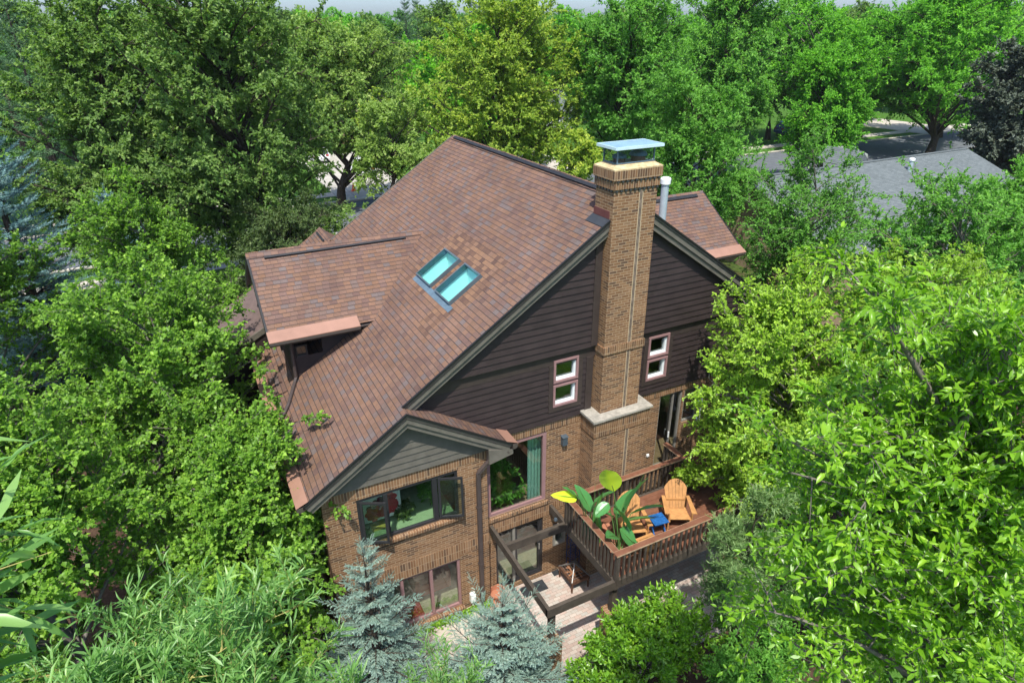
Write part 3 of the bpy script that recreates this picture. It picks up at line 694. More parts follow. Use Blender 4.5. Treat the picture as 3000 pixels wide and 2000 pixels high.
laps(dw_, WY0, zl(WX) - .1, zt_(WY0), lambda z: WX, lambda z: xv(z) + .1, [(-8.62, -7.9, 5.15, 6.2)] , exp=.15)
z = zb_
while z < DZ - .2:
    z2 = min(z + .16, DZ - .15); h = lambda zz: min(1.95, (DZ - .1 - zz) / ds_)
    if h(z2) > .02:
        dw_.poly([(WX - .022, DY - h(z), z), (WX, DY - h(z2), z2), (WX, DY + h(z2), z2), (WX - .022, DY + h(z), z)])
    z = z2
dormer = dw_.build('dormer', 'dark_siding', H)
MB().poly([(xv(zt_(WY1)), WY1, zt_(WY1)), (WX, WY1, zb_), (WX, WY1, zt_(WY1))]).build('side_wall', 'dark_siding', dormer)
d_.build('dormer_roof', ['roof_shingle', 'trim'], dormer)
rc2 = MB(); x = DX
while x < xr_ - .05:
    rc2.poly([(x, DY - .16, DZ - .16 * ds_ + .02), (x + .27, DY - .16, DZ - .16 * ds_ + .03), (x + .27, DY, DZ + .045), (x, DY, DZ + .035)])
    rc2.poly([(x, DY, DZ + .035), (x + .27, DY, DZ + .045), (x + .27, DY + .16, DZ - .16 * ds_ + .03), (x, DY + .16, DZ - .16 * ds_ + .02)]); x += .27
rc2.build('ridge_cap', 'roof_shingle', dormer)
MB().beam((DX + .45, DY - .21, DZ - .1), (xr_ - .65, DY - .21, DZ - .1), .06, .05, side=(0, 1, ds_)).build('ridge_vent', 'ridge_vent', dormer)
for s_ in (-1, 1): MB().beam((DX + .02, DY, DZ - .1), (DX + .02, DY + s_ * DW, DE - .1), .05, .2, side=(1, 0, 0)).build('rake_board', 'drip_edge', dormer)
MB().beam((WX - .2, WY0 - .06, DE - .5), (WX - .2, WY0 - .06, DE - .1), .09, .09).build('bracket', 'trim', dormer)
gutter((DX, DY - DW, DE), (-6.93, DY - DW, DE), (0, -1, 0), .2, .2 * ds_ + .02, parent=dormer)
MB().poly([(DX + .05, DY - DW, DE - .13), (xe_, DY - DW, DE - .13), (xe_, WY0, DE - .13), (DX + .05, WY0, DE - .13)]).build('soffit', 'trim', dormer)
for (a, b, c, d) in ((-8.6, -8.3, 5.62, 5.92), (-8.22, -7.94, 5.62, 5.92), (-8.6, -8.3, 5.22, 5.54)):
    win('window', a, b, c, d, WY0 - .01, 'window_dark', .035, parent=dormer)
dp = MB(); ey = DY - DW + .05
dp.tube([(-8.72, ey - .05, DE - .12), (-8.72, WY0 - .12, DE - .3), (-8.72, WY0 - .12, zl(-8.72) + .14), (-8.78, WY0 - .2, zl(-8.78) + .07), (-9.1, WY0 - .9, zl(-9.1) + .06), (XE + .0, WY0 - 1.5, zl(XE) + .08)], .048, 8)
dp.build('downspout', 'downspout_brown', dormer)
# low side roof beyond the dormer
pr = MB()
pz = lambda x: 4.78 + .53 * (x + 9.5)
pr.poly([(-11.2, 7.0, pz(-11.2)), (-8.7, 7.0, pz(-8.7)), (-8.7, 10.4, pz(-8.7)), (-11.2, 10.4, pz(-11.2))])
pr.beam((-11.2, 7.0, pz(-11.2) - .09), (-8.8, 7.0, pz(-8.8) - .09), .05, .16, side=(0, 1, 0), mi=1)
pr.poly([(-11.2, 7.03, pz(-11.2) - .15), (-8.8, 7.03, pz(-8.8) - .15), (-8.8, 7.03, 2.5), (-11.2, 7.03, 2.5)], 2)
pr.build('porch_roof', ['brown_roof', 'rake_trim', 'dark_siding'], H)

# --- cross wing on the right
WYR, WZR, WXE, WE, WW = 6.70, 7.42, 7.47, 5.72, 2.468
ws = (WZR - WE) / WW
wr = MB()
wr.poly([(1.0, WYR - WW, WE), (WXE, WYR - WW, WE), (WXE, WYR, WZR), (1.0, WYR, WZR)]); wr.poly([(1.0, WYR, WZR), (WXE, WYR, WZR), (WXE, WYR + WW, WE), (1.0, WYR + WW, WE)])
wr.poly([(1.0, WYR - WW, WE - .12), (1.0, WYR, WZR - .12), (WXE, WYR, WZR - .12), (WXE, WYR - WW, WE - .12)], 1)
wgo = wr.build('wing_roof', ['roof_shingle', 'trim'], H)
MB().beam((3.2, WYR - .2, WZR - .11), (WXE - .45, WYR - .2, WZR - .11), .14, .07, side=(0, 1, ws)).build('ridge_vent', 'ridge_vent', wgo)
MB().beam((WXE - .02, WYR, WZR - .1), (WXE - .02, WYR - WW, WE - .1), .04, .18, side=(1, 0, 0)).build('rake_board', 'drip_edge', wgo)
gutter((4.2, WYR - WW, WE), (WXE, WYR - WW, WE), (0, -1, 0), .22, .22 * ws + .02, parent=wgo)
ww = MB(); ww.poly([(3.6, 4.75, -1.2), (6.9, 4.75, -1.2), (6.9, 4.75, 4.6), (3.6, 4.75, 4.6)]); ww.poly([(6.9, 4.75, -1.2), (6.9, 8.6, -1.2), (6.9, 8.6, 5.5), (6.9, WYR, WZR - .25), (6.9, 4.75, 5.7)])
ww.poly([(3.6, 4.74, 4.6), (6.9, 4.74, 4.6), (6.9, 4.74, 5.62), (3.6, 4.74, 5.62)], 1)
ww.build('wing_wall', ['brick', 'dark_siding'], H)

# --- downspout at the bay corner, lamp, boxes
sp_ = MB()
pts = [(-4.62, -.6, 3.86), (-5.12, YB - .08, 3.5), (-5.34, YB - .075, 3.3), (-5.355, YB - .075, 3.1), (-5.355, YB - .075, -1.14)]
for p, q in zip(pts, pts[1:]): sp_.beam(p, q, .105, .075, side=(1, 0, .001) if abs(p[0] - q[0]) < .1 else (0, 1, 0))
for zz in (.3, 2.2): sp_.box(-5.42, -5.29, YB - .12, YB, zz, zz + .05)
sp_.build('downspout', 'downspout_brown', H)
wl = MB(); wl.box(-2.76, -2.62, -.13, 0, 3.08, 3.34); wl.poly([(-2.78, -.15, 3.342), (-2.6, -.15, 3.342), (-2.6, 0, 3.36), (-2.78, 0, 3.36)])
wl.build('wall_lamp', 'fixture_grey', H)
mb_ = MB(); mb_.box(-5.7, -5.56, YB - .12, YB, -.92, -.64); mb_.box(-5.67, -5.59, YB - .16, YB - .12, -.85, -.7); mb_.tube([(-5.63, YB - .05, -.92), (-5.63, YB - .05, -1.16)], .02, 6)
mb_.build('utility_box', 'white_plastic', H)
MB().box(.22, .3, -.05, 0, 1.68, 1.75).build('outlet_cover', 'white_plastic', H)
fl_ = MB(); frame_y(fl_, -.06, .1, -2.93, -2.53, -.4, .35, .05); fl_.build('window', 'alu_frame', H)
MB().poly([(-2.9, .04, -.37), (-2.56, .04, -.37), (-2.56, .04, .32), (-2.9, .04, .32)]).build('pane', 'window_glass', H)

# ------------------------------------------------------------------ things inside, seen through the windows
t = thing('dining_table', (-7.0, .75, 1.1), 'long table under a pale green cloth inside the casement window', 'table')
MB().box(-8.2, -5.9, -.12, 1.5, 1.98, 2.02).build('tablecloth', 'table_green', t)
tl = MB()
for x in (-8.0, -6.1): tl.box(x - .04, x + .04, .25, .33, 1.1, 1.98); tl.box(x - .04, x + .04, 1.15, 1.23, 1.1, 1.98)
tl.build('leg', 'room_floor', t)
tag(MB().box(-7.95, -7.6, .2, .5, 2.023, 2.03).build('placemat', 'placemat_yellow'), 'yellow placemat lying on the green dining table', 'placemat')
pc = thing('painting', (-7.7, .36, 2.02), 'white panel printed with red and plum flowers standing inside the casement window', 'painting')
MB().box(-8.25, -7.15, .36, .4, 2.2, 2.95).build('canvas', 'canvas_white', pc)
for x in (-8.22, -7.18): MB().box(x - .03, x + .03, .34, .42, 2.021, 2.98).build('leg', 'canvas_white', pc)
pf = MB(); rr = random.Random(3)
for k in range(15):
    cx, cz = -8.08 + rr.random() * .78, 2.36 + rr.random() * .42; s_ = .06 + rr.random() * .05; m = 0 if rr.random() < .6 else 1
    yy = .357 - k * .0004
    for a in range(5):
        an = a * 1.257 + k; px_, pz_ = cx + math.cos(an) * s_, cz + math.sin(an) * s_
        pf.poly([(px_ + math.cos(u) * s_ * .8, yy, pz_ + math.sin(u) * s_ * .8) for u in np.linspace(0, 6.283, 9)[:-1]], m)
pf.build('flower_pattern', ['petal_red', 'petal_plum'], pc)
sf = thing('armchair', (-6.3, .9, -1.33), 'red upholstered armchair behind the lower bay window', 'armchair')
MB().box(-6.75, -6.0, .7, 1.4, -1.25, -.85).build('seat', 'sofa_red', sf); MB().box(-6.75, -6.0, 1.4, 1.6, -1.25, -.4).build('backrest', 'sofa_red', sf)
am = MB(); am.box(-6.9, -6.76, .7, 1.6, -1.25, -.65); am.box(-5.99, -5.85, .7, 1.6, -1.25, -.65); am.build('armrest', 'sofa_red', sf)
tag(MB().box(-7.5, -6.85, .0, .9, -1.328, -1.31).build('rug', 'rug_red'), 'dark red rug on the floor inside the lower bay window', 'rug')

# ------------------------------------------------------------------ deck
FZ, RZ = 1.1, 1.98
DK = thing('wooden_deck', (-.5, -2, -1.44), 'raised reddish brown wooden deck with baluster railing and open beam frame', 'deck')
db = MB(); y = -3.12
while y < -.86: db.box(-3.0, 2.9, y, min(y + .136, -.84), FZ - .035, FZ); y += .142
y = -.84
while y < -.05: db.box(.86, 2.9, y, y + .136, FZ - .035, FZ); y += .142
db.build('deck_boards', 'deck_stain', DK)
bm_ = MB()
def beamob(p, q, w=.09, h=.25, name='beam'): return MB().beam(p, q, w, h, side=(1, 0, 0) if abs(p[0] - q[0]) < .01 else (0, 1, 0)).build(name, 'beam_wood', DK)
BZ_ = 1.133 - .125
beamob((-4.87, -.01, BZ_), (-4.87, -3.12, BZ_)); beamob((-3.03, -.01, BZ_), (-3.03, -3.12, BZ_)); beamob((-4.915, -3.1, BZ_ - .002), (2.9, -3.1, BZ_ - .002)); beamob((-4.825, -.82, BZ_ - .003), (-3.075, -.82, BZ_ - .003)); beamob((-2.98, -.82, BZ_ - .03), (.86, -.82, BZ_ - .03))
beamob((.86, -.78, BZ_ - .03), (.86, -.02, BZ_ - .03)); beamob((2.86, -3.0, BZ_ - .03), (2.86, -.02, BZ_ - .03))
for x in (-2.3, -1.5, -.7, .1, 1.2, 2.0): beamob((x, -3.05, BZ_ - .08), (x, -.87, BZ_ - .08), .045, .19, 'joist')
for (x, y) in ((-4.72, -3.0), (-2.95, -2.98), (1.0, -2.98)):
    MB().box(x - .2, x + .2, y - .2, y + .2, -1.5, .0).build('brick_pier', 'brick', DK)
    MB().box(x - .07, x + .07, y - .07, y + .07, .0, .87).build('post', 'beam_wood', DK)
def railing(p, q, n, skip_first=False):
    p = Vector(p); q = Vector(q); d = (q - p).normalized(); L = (q - p).length; s_ = d.cross(Vector((0, 0, 1)))
    rail = MB().beam(p + Vector((0, 0, RZ - .02)), q + Vector((0, 0, RZ - .02)), .155, .036).build('handrail', 'deck_stain', DK)
    ed = MB()
    for sg in (-1, 1): ed.beam(p + s_ * sg * .08 + Vector((0, 0, RZ - .02)), q + s_ * sg * .08 + Vector((0, 0, RZ - .02)), .006, .037)
    ed.build('worn_edge', 'rail_edge', rail)
    lo = MB().beam(p + Vector((0, 0, RZ - .09)), q + Vector((0, 0, RZ - .09)), .04, .09).build('rail', 'beam_wood', DK)
    for k in range(n):
        c = p + d * (L * (k + .5) / n)
        b = MB().beam(c + s_ * .045 + Vector((0, 0, 1.02)), c + s_ * .045 + Vector((0, 0, RZ - .13)), .045, .045, caps=False); b.beam(c + s_ * .045 + Vector((0, 0, RZ - .13)), c + s_ * .045 + Vector((0, 0, RZ - .045)), .045, .045, w2=.045, h2=.012, caps=False)
        b.build('baluster', 'beam_wood', DK)
RP = [(-3.0, -.84), (-3.0, -3.1), (2.85, -3.1)]
railing((-3.0, -.78, 0), (-3.0, -3.02, 0), 15); railing((-3.08, -3.1, 0), (2.9, -3.1, 0), 38); railing((.93, -.83, 0), (-2.92, -.83, 0), 26); railing((.86, -.03, 0), (.86, -.75, 0), 5)
for (x, y) in ((-3.0, -.82), (-3.0, -3.1), (0, -3.1), (2.85, -3.1), (.86, -.83), (-1.1, -.83)): MB().box(x - .05, x + .05, y - .05, y + .05, .85, RZ - .045).build('post', 'beam_wood', DK)
MB().lathe((-3.12, -.45, .93), [(.0, 0), (.05, .01), (.06, .05), (.04, .09)], 10).build('deck_light', 'fixture_grey', DK)

# ------------------------------------------------------------------ furniture
def adirondack(loc, rot, label):
    t = thing('adirondack_chair', loc, label, 'chair', 'adirondack chairs on the deck')
    t.rotation_euler[2] = rot
    def part(name, mb): 
        o = mb.build(name, 'chair_wood', None); o.parent = t; return o
    bk = MB()
    top_ = lambda u: 1.0 - .02 * abs(u) - .2 * abs(u) ** 2.6
    for k in range(6):
        u0, u1 = (k - 3) / 3 + .012, (k - 2) / 3 - .012
        Y_ = lambda z: .12 + .36 * (z - .3) / .7
        um = (u0 + u1) / 2
        pts = [(u0 * .23, Y_(.3), .3), (u1 * .23, Y_(.3), .3)] + [(u * .31, Y_(top_(u)), top_(u)) for u in (u1, um, u0)]
        bk.prism(pts, (0, .02, -.01))
    bk.beam((-.26, .22, .5), (.26, .22, .5), .03, .07, side=(0, 1, 0)); part('backrest', bk)
    st = MB()
    for k in range(6):
        f = k / 5.0; st.beam((-.27, .12 - .5 * f, .27 + .1 * f), (.27, .12 - .5 * f, .27 + .1 * f), .085, .02, side=(0, 1, .2))
    part('seat', st)
    for s_ in (-1, 1):
        part('armrest', MB().beam((s_ * .33, .3, .56), (s_ * .35, -.44, .57), .09, .025, side=(1, 0, 0), w2=.14))
        part('leg', MB().beam((s_ * .3, -.4, 0), (s_ * .3, -.4, .55), .03, .09, side=(1, 0, 0)))
        part('leg', MB().beam((s_ * .27, .55, .02), (s_ * .27, -.42, .34), .03, .11, side=(1, 0, 0)))
        part('leg', MB().beam((s_ * .31, .28, .1), (s_ * .31, .3, .55), .03, .07, side=(1, 0, 0)))
    return t
adirondack((-.3, -2.05, FZ), R(-28), 'orange brown wooden slat chair in dappled light beside the blue table')
adirondack((-1.68, -1.9, FZ), R(-20), 'pale orange wooden slat chair half hidden behind the paddle leaf plant')
t = thing('footstool', (-1.72, -2.72, FZ), 'low orange slatted footstool behind the front deck railing', 'footstool')
fs = MB()
for k in range(5): fs.box(-1.98, -1.46, -2.94 + k * .1, -2.86 + k * .1, FZ + .34, FZ + .36)
fs.build('top', 'chair_wood', t)
for sx_ in (-1.95, -1.52): 
    for sy_ in (-2.9, -2.56): MB().box(sx_ - .02, sx_ + .04, sy_ - .02, sy_ + .03, FZ, FZ + .34).build('leg', 'chair_wood', t)
t = thing('side_table', (-1.05, -2.2, FZ), 'small weathered bright blue slatted side table between the deck chairs', 'table')
t.rotation_euler[2] = R(-8)
tt = MB()
for k in range(5): tt.box(-.21, .21, -.2 + k * .081, -.125 + k * .081, .42, .44)
o = tt.build('tabletop', 'blue_paint'); o.parent = t
for s_ in (-1, 1):
    for q_ in (-1, 1):
        o = MB().beam((s_ * .17, q_ * .17, 0), (s_ * .15, -q_ * .12, .42), .035, .03).build('leg', 'blue_paint'); o.parent = t
o = MB().beam((-.16, 0, .2), (.16, 0, .2), .03, .03).build('stretcher', 'blue_paint'); o.parent = t

def paddle_plant(name, loc, label, leaves, potmat, seed, stems=()):
    """pot, petioles and broad paddle blades; leaves: (base xyz, tip xyz, width, tone, roll)"""
    t = thing(name, loc, label, 'plant'); L = Vector(loc)
    pt = MB(); pt.lathe(loc, [(.14, 0), (.19, .02), (.22, .3), (.235, .3), (.235, .34), (.2, .34), (.19, .3)], 20); po = pt.build('pot', potmat, t)
    MB().lathe(L + Vector((0, 0, .28)), [(.01, 0), (.19, .005), (.01, .02)], 14).build('soil', 'pot_soil', po)
    rg = np.random.default_rng(seed); v, f, tone, nv = [], [], [], 0
    pet = MB()
    for (b, tp, wd, tn, roll) in leaves:
        b = np.array(b, float); tp = b + (np.array(tp, float) - b) * 1.18; wd = wd * 1.12; d = tp - b; ln = np.linalg.norm(d); d /= ln
        root = np.array(loc) + np.array([rg.uniform(-.06, .06), rg.uniform(-.06, .06), .3])
        mid = root * .5 + b * .5 + np.array([0, 0, .1])
        pet.tube([root, mid, b, b + d * ln * .5, tp], [.016, .013, .01, .008, .003], 6)
        s_ = np.cross(d, [0, 0, 1.0]); s_ = s_ / max(np.linalg.norm(s_), 1e-3); n = np.cross(s_, d)
        s_, n = s_ * math.cos(roll) + n * math.sin(roll), n * math.cos(roll) - s_ * math.sin(roll)
        N = 11
        for i in range(N):
            u = i / (N - 1); hw = wd * .5 * (math.sin(math.pi * min(1, u * 1.0 + .0) ** .75)) ** .7 if 0 < u < 1 else .004
            c = b + d * ln * u + n * (-.25 * ln * u * u * .5)
            wob = rg.uniform(-.012, .012)
            for q in (-1, -.5, 0, .5, 1): v.append(c + s_ * hw * q + n * (.28 * hw * abs(q) + wob * abs(q))); tone.append(min(1, max(0, tn + (.12 if q == 0 else 0))))
        for i in range(N - 1):
            for q in range(4): a = nv + i * 5 + q; f.append((a, a + 1, a + 6, a + 5))
        nv += N * 5
    link_l = link('leaf_blade', np_mesh('leaf_blade', np.array(v) - np.array(loc), [np.array(f)], ['leaf_paddle'], tone=tone, smooth=True), t)
    pet.build('stem', 'leaf_stem', t)
    return t
plain('leaf_stem', (0.08, 0.16, 0.04), 0.5, 0.4, var=0.2)
plain('midrib', (0.4, 0.5, 0.1), 0.5, 0.4, var=0.1)
paddle_plant('paddle_plant', (-2.55, -2.55, FZ), 'tall plant with upright bright green paddle leaf in a terracotta pot at the deck corner', [
    ((-2.72, -2.4, 3.2), (-3.0, -2.42, 3.95), .46, .9, -.9), ((-2.7, -2.42, 2.75), (-2.25, -2.55, 2.1), .46, .1, .2), ((-2.3, -2.35, 2.05), (-1.55, -2.45, 2.05), .4, .18, .6),
    ((-2.3, -2.35, 2.45), (-1.85, -2.3, 3.15), .44, .22, 1.2), ((-2.85, -2.4, 2.9), (-3.2, -2.45, 2.75), .26, .2, .3), ((-2.15, -2.4, 2.3), (-1.3, -2.35, 2.25), .34, .3, .9), ((-2.3, -2.5, 1.65), (-1.85, -2.7, 1.35), .4, .2, .3),
    ((-2.6, -2.3, 2.3), (-2.95, -2.2, 2.55), .36, .12, -.4), ((-2.4, -2.2, 2.1), (-1.95, -2.0, 2.6), .42, .1, .5), ((-2.5, -2.45, 2.0), (-2.2, -2.75, 1.6), .4, .14, -.2), ((-2.65, -2.55, 1.9), (-3.0, -2.7, 2.2), .34, .1, .2)], 'terracotta', 5)
paddle_plant('paddle_plant', (-2.72, -1.5, FZ), 'potted plant with furled upright leaves by the left deck railing', [
    ((-2.95, -1.95, 1.9), (-2.95, -1.95, 3.0), .17, .5, .8), ((-2.82, -1.85, 1.8), (-2.8, -1.9, 2.8), .18, .55, .2), ((-3.45, -1.95, 2.95), (-4.05, -2.0, 3.3), .24, 1.0, .9),
    ((-3.4, -1.95, 2.9), (-3.75, -1.95, 3.4), .14, .4, .3), ((-2.75, -1.6, 2.2), (-2.35, -1.75, 2.6), .36, .12, .5), ((-2.8, -1.75, 2.2), (-2.7, -2.05, 1.45), .24, .55, .2), ((-2.7, -1.5, 1.9), (-2.9, -1.2, 2.5), .34, .12, .2)], 'pot_green', 6)
t = thing('flower_pot', (-2.25, -1.62, FZ), 'small terracotta pot on the deck behind the left plants', 'flowerpot')
MB().lathe((-2.25, -1.62, FZ), [(.08, 0), (.12, .18), (.135, .18), (.135, .22), (.11, .22)], 14).build('pot', 'terracotta', t)
t = thing('flower_pot', (-4.82, -.2, -1.44), 'round terracotta pot on the patio beside the bay corner', 'flowerpot')
MB().lathe((-4.82, -.2, -1.44), [(.14, 0), (.22, .28), (.25, .28), (.25, .34), (.2, .34), (.18, .2)], 18).build('pot', 'terracotta', t)

# ------------------------------------------------------------------ patio things
tag(MB().box(-4.1, -3.33, -.52, -.14, -1.438, -1.425).build('doormat', 'mat_black'), 'black rectangular doormat on the pavers outside the glass door', 'doormat')
tag(MB().box(-2.95, -2.72, -.2, -.02, -1.438, -1.425).build('doormat', 'mat_black'), 'small dark square mat on the patio by the blue plant stand', 'mat')
fp = thing('fire_pit', (-2.55, -.62, -1.44), 'rusty square fire pit with a pyramid mesh lid on the patio', 'fire pit')
f_ = MB(); x0, x1, y0, y1 = -2.85, -2.25, -1.0, -.26
for (a, b, c, d) in ((x0, x1, y0, y0 + .06), (x0, x1, y1 - .06, y1), (x0, x0 + .06, y0 + .06, y1 - .06), (x1 - .06, x1, y0 + .06, y1 - .06)): f_.box(a, b, c, d, -1.12, -1.02)
f_.box(x0 + .06, x1 - .06, y0 + .06, y1 - .06, -1.2, -1.1)
f_.build('bowl', 'rust', fp)
for (a, b) in ((x0 + .03, y0 + .03), (x1 - .03, y0 + .03), (x0 + .03, y1 - .03), (x1 - .03, y1 - .03)): MB().beam((a, b, -1.44), (a, b, -1.12), .04, .04).build('leg', 'rust', fp)
lid_ = MB(); ap = ((x0 + x1) / 2, (y0 + y1) / 2, -.72)
for (a, b) in ((x0, y0), (x1, y0), (x1, y1), (x0, y1)): lid_.beam((a, b, -1.02), ap, .025, .02)
for k in range(1, 6):
    u = k / 6
    for (p, q) in (((x0, y0), (x1, y0)), ((x1, y0), (x1, y1)), ((x1, y1), (x0, y1)), ((x0, y1), (x0, y0))):
        a = Vector((*p, -1.02)).lerp(Vector(ap), u); b = Vector((*q, -1.02)).lerp(Vector(ap), u); lid_.beam(a, b, .008, .008, caps=False)
lid_.build('lid', 'steel_grey', fp)
lg = MB(); rr = random.Random(5)
for k in range(9): a = rr.random() * 6.28; c = Vector((-2.55 + rr.uniform(-.12, .12), -.63 + rr.uniform(-.15, .15), -1.06 + .03 * k * .4)); d = Vector((math.cos(a), math.sin(a), rr.uniform(-.2, .2))) * .2; lg.tube([c - d, c + d], .025, 6)
lg.build('firewood', 'ember_wood', fp)
ps = thing('plant_stand', (-2.45, -.3, -1.44), 'tall blue wire plant stand with round shelves under the beam frame', 'plant stand')
for z in (-1.2, -.75, -.3):
    r_ = MB()
    for rad in (.2, .13, .06): r_.tube([(-2.36 + rad * math.cos(u), -.24 + rad * math.sin(u), z) for u in np.linspace(0, 6.283, 20)], .009, 5, caps=False)
    r_.build('shelf', 'blue_wire', ps)
for k in range(4): a = k * 1.57 + .6; MB().tube([(-2.36 + .2 * math.cos(a), -.24 + .2 * math.sin(a), -1.44), (-2.36 + .2 * math.cos(a), -.24 + .2 * math.sin(a), .0)], .012, 6).build('leg', 'blue_wire', ps)

# ------------------------------------------------------------------ plants
def nrm(a): return a / np.maximum(np.linalg.norm(a, axis=-1, keepdims=True), 1e-9)
TEMPL = {
 'fold': (np.array([[0, 0, 0], [.42, .5, .1], [.42, -.5, .1], [1, 0, -.06]]), np.array([[0, 2, 3], [0, 3, 1]])),
 'ovate': (np.array([[0, 0, 0], [.28, .42, .1], [.28, 0, .02], [.28, -.42, .1], [.65, .4, .04], [.65, 0, -.03], [.65, -.4, .04], [1, 0, -.14]]),
           np.array([[0, 2, 1], [0, 3, 2], [2, 5, 4], [2, 4, 1], [3, 6, 5], [3, 5, 2], [5, 7, 4], [6, 7, 5]])),
 'blade': (np.array([[0, 0, 0], [.25, .4, .03], [.25, 0, .0], [.25, -.4, .03], [.62, .42, -.03], [.62, 0, -.06], [.62, -.42, -.03], [1, 0, -.2]]),
           np.array([[0, 2, 1], [0, 3, 2], [2, 5, 4], [2, 4, 1], [3, 6, 5], [3, 5, 2], [5, 7, 4], [6, 7, 5]])),
}
def leaf_mesh(name, pos, dirs, norm, ln, wd, tone, templ, mat):
    T, Fc = TEMPL[templ]
    d = nrm(dirs); s = nrm(np.cross(norm, d)); n = np.cross(d, s)
    v = pos[:, None] + (ln[:, None, None] * T[None, :, 0:1]) * d[:, None] + (wd[:, None, None] * T[None, :, 1:2]) * s[:, None] + (ln[:, None, None] * T[None, :, 2:3] * np.random.default_rng(len(pos)).uniform(-.2, 2.3, (len(pos), 1, 1))) * n[:, None]
    k = len(T); f = Fc[None] + (np.arange(len(pos)) * k)[:, None, None]
    return np_mesh(name, v.reshape(-1, 3), [f.reshape(-1, 3)], [mat], tone=np.repeat(np.clip(tone, 0, 1), k))
def tubes(polys, radii, sides):
    """polys (n,K,3), radii (n,K) -> verts, quads"""
    n, K, _ = polys.shape
    t = np.gradient(polys, axis=1); t = nrm(t)
    ref = np.where(np.abs(t[:, :1, 2:3]) > .9, np.array([1.0, 0, 0]), np.array([0, 0, 1.0]))
    a = nrm(np.cross(t, np.broadcast_to(ref, t.shape))); b = np.cross(t, a)
    an = np.arange(sides) * 2 * np.pi / sides
    v = polys[:, :, None] + radii[:, :, None, None] * (a[:, :, None] * np.cos(an)[None, None, :, None] + b[:, :, None] * np.sin(an)[None, None, :, None])
    idx = np.arange(n * K * sides).reshape(n, K, sides)
    q = np.stack([idx[:, :-1], np.roll(idx, -1, 2)[:, :-1], np.roll(idx, -1, 2)[:, 1:], idx[:, 1:]], -1)
    return v.reshape(-1, 3), q.reshape(-1, 4)
def join_tubes(name, parts, mat):
    vs_, fs_ = [], []; o = 0
    for v, f in parts: vs_.append(v); fs_.append(f + o); o += len(v)
    return np_mesh(name, np.concatenate(vs_), [np.concatenate(fs_)], [mat], smooth=True)

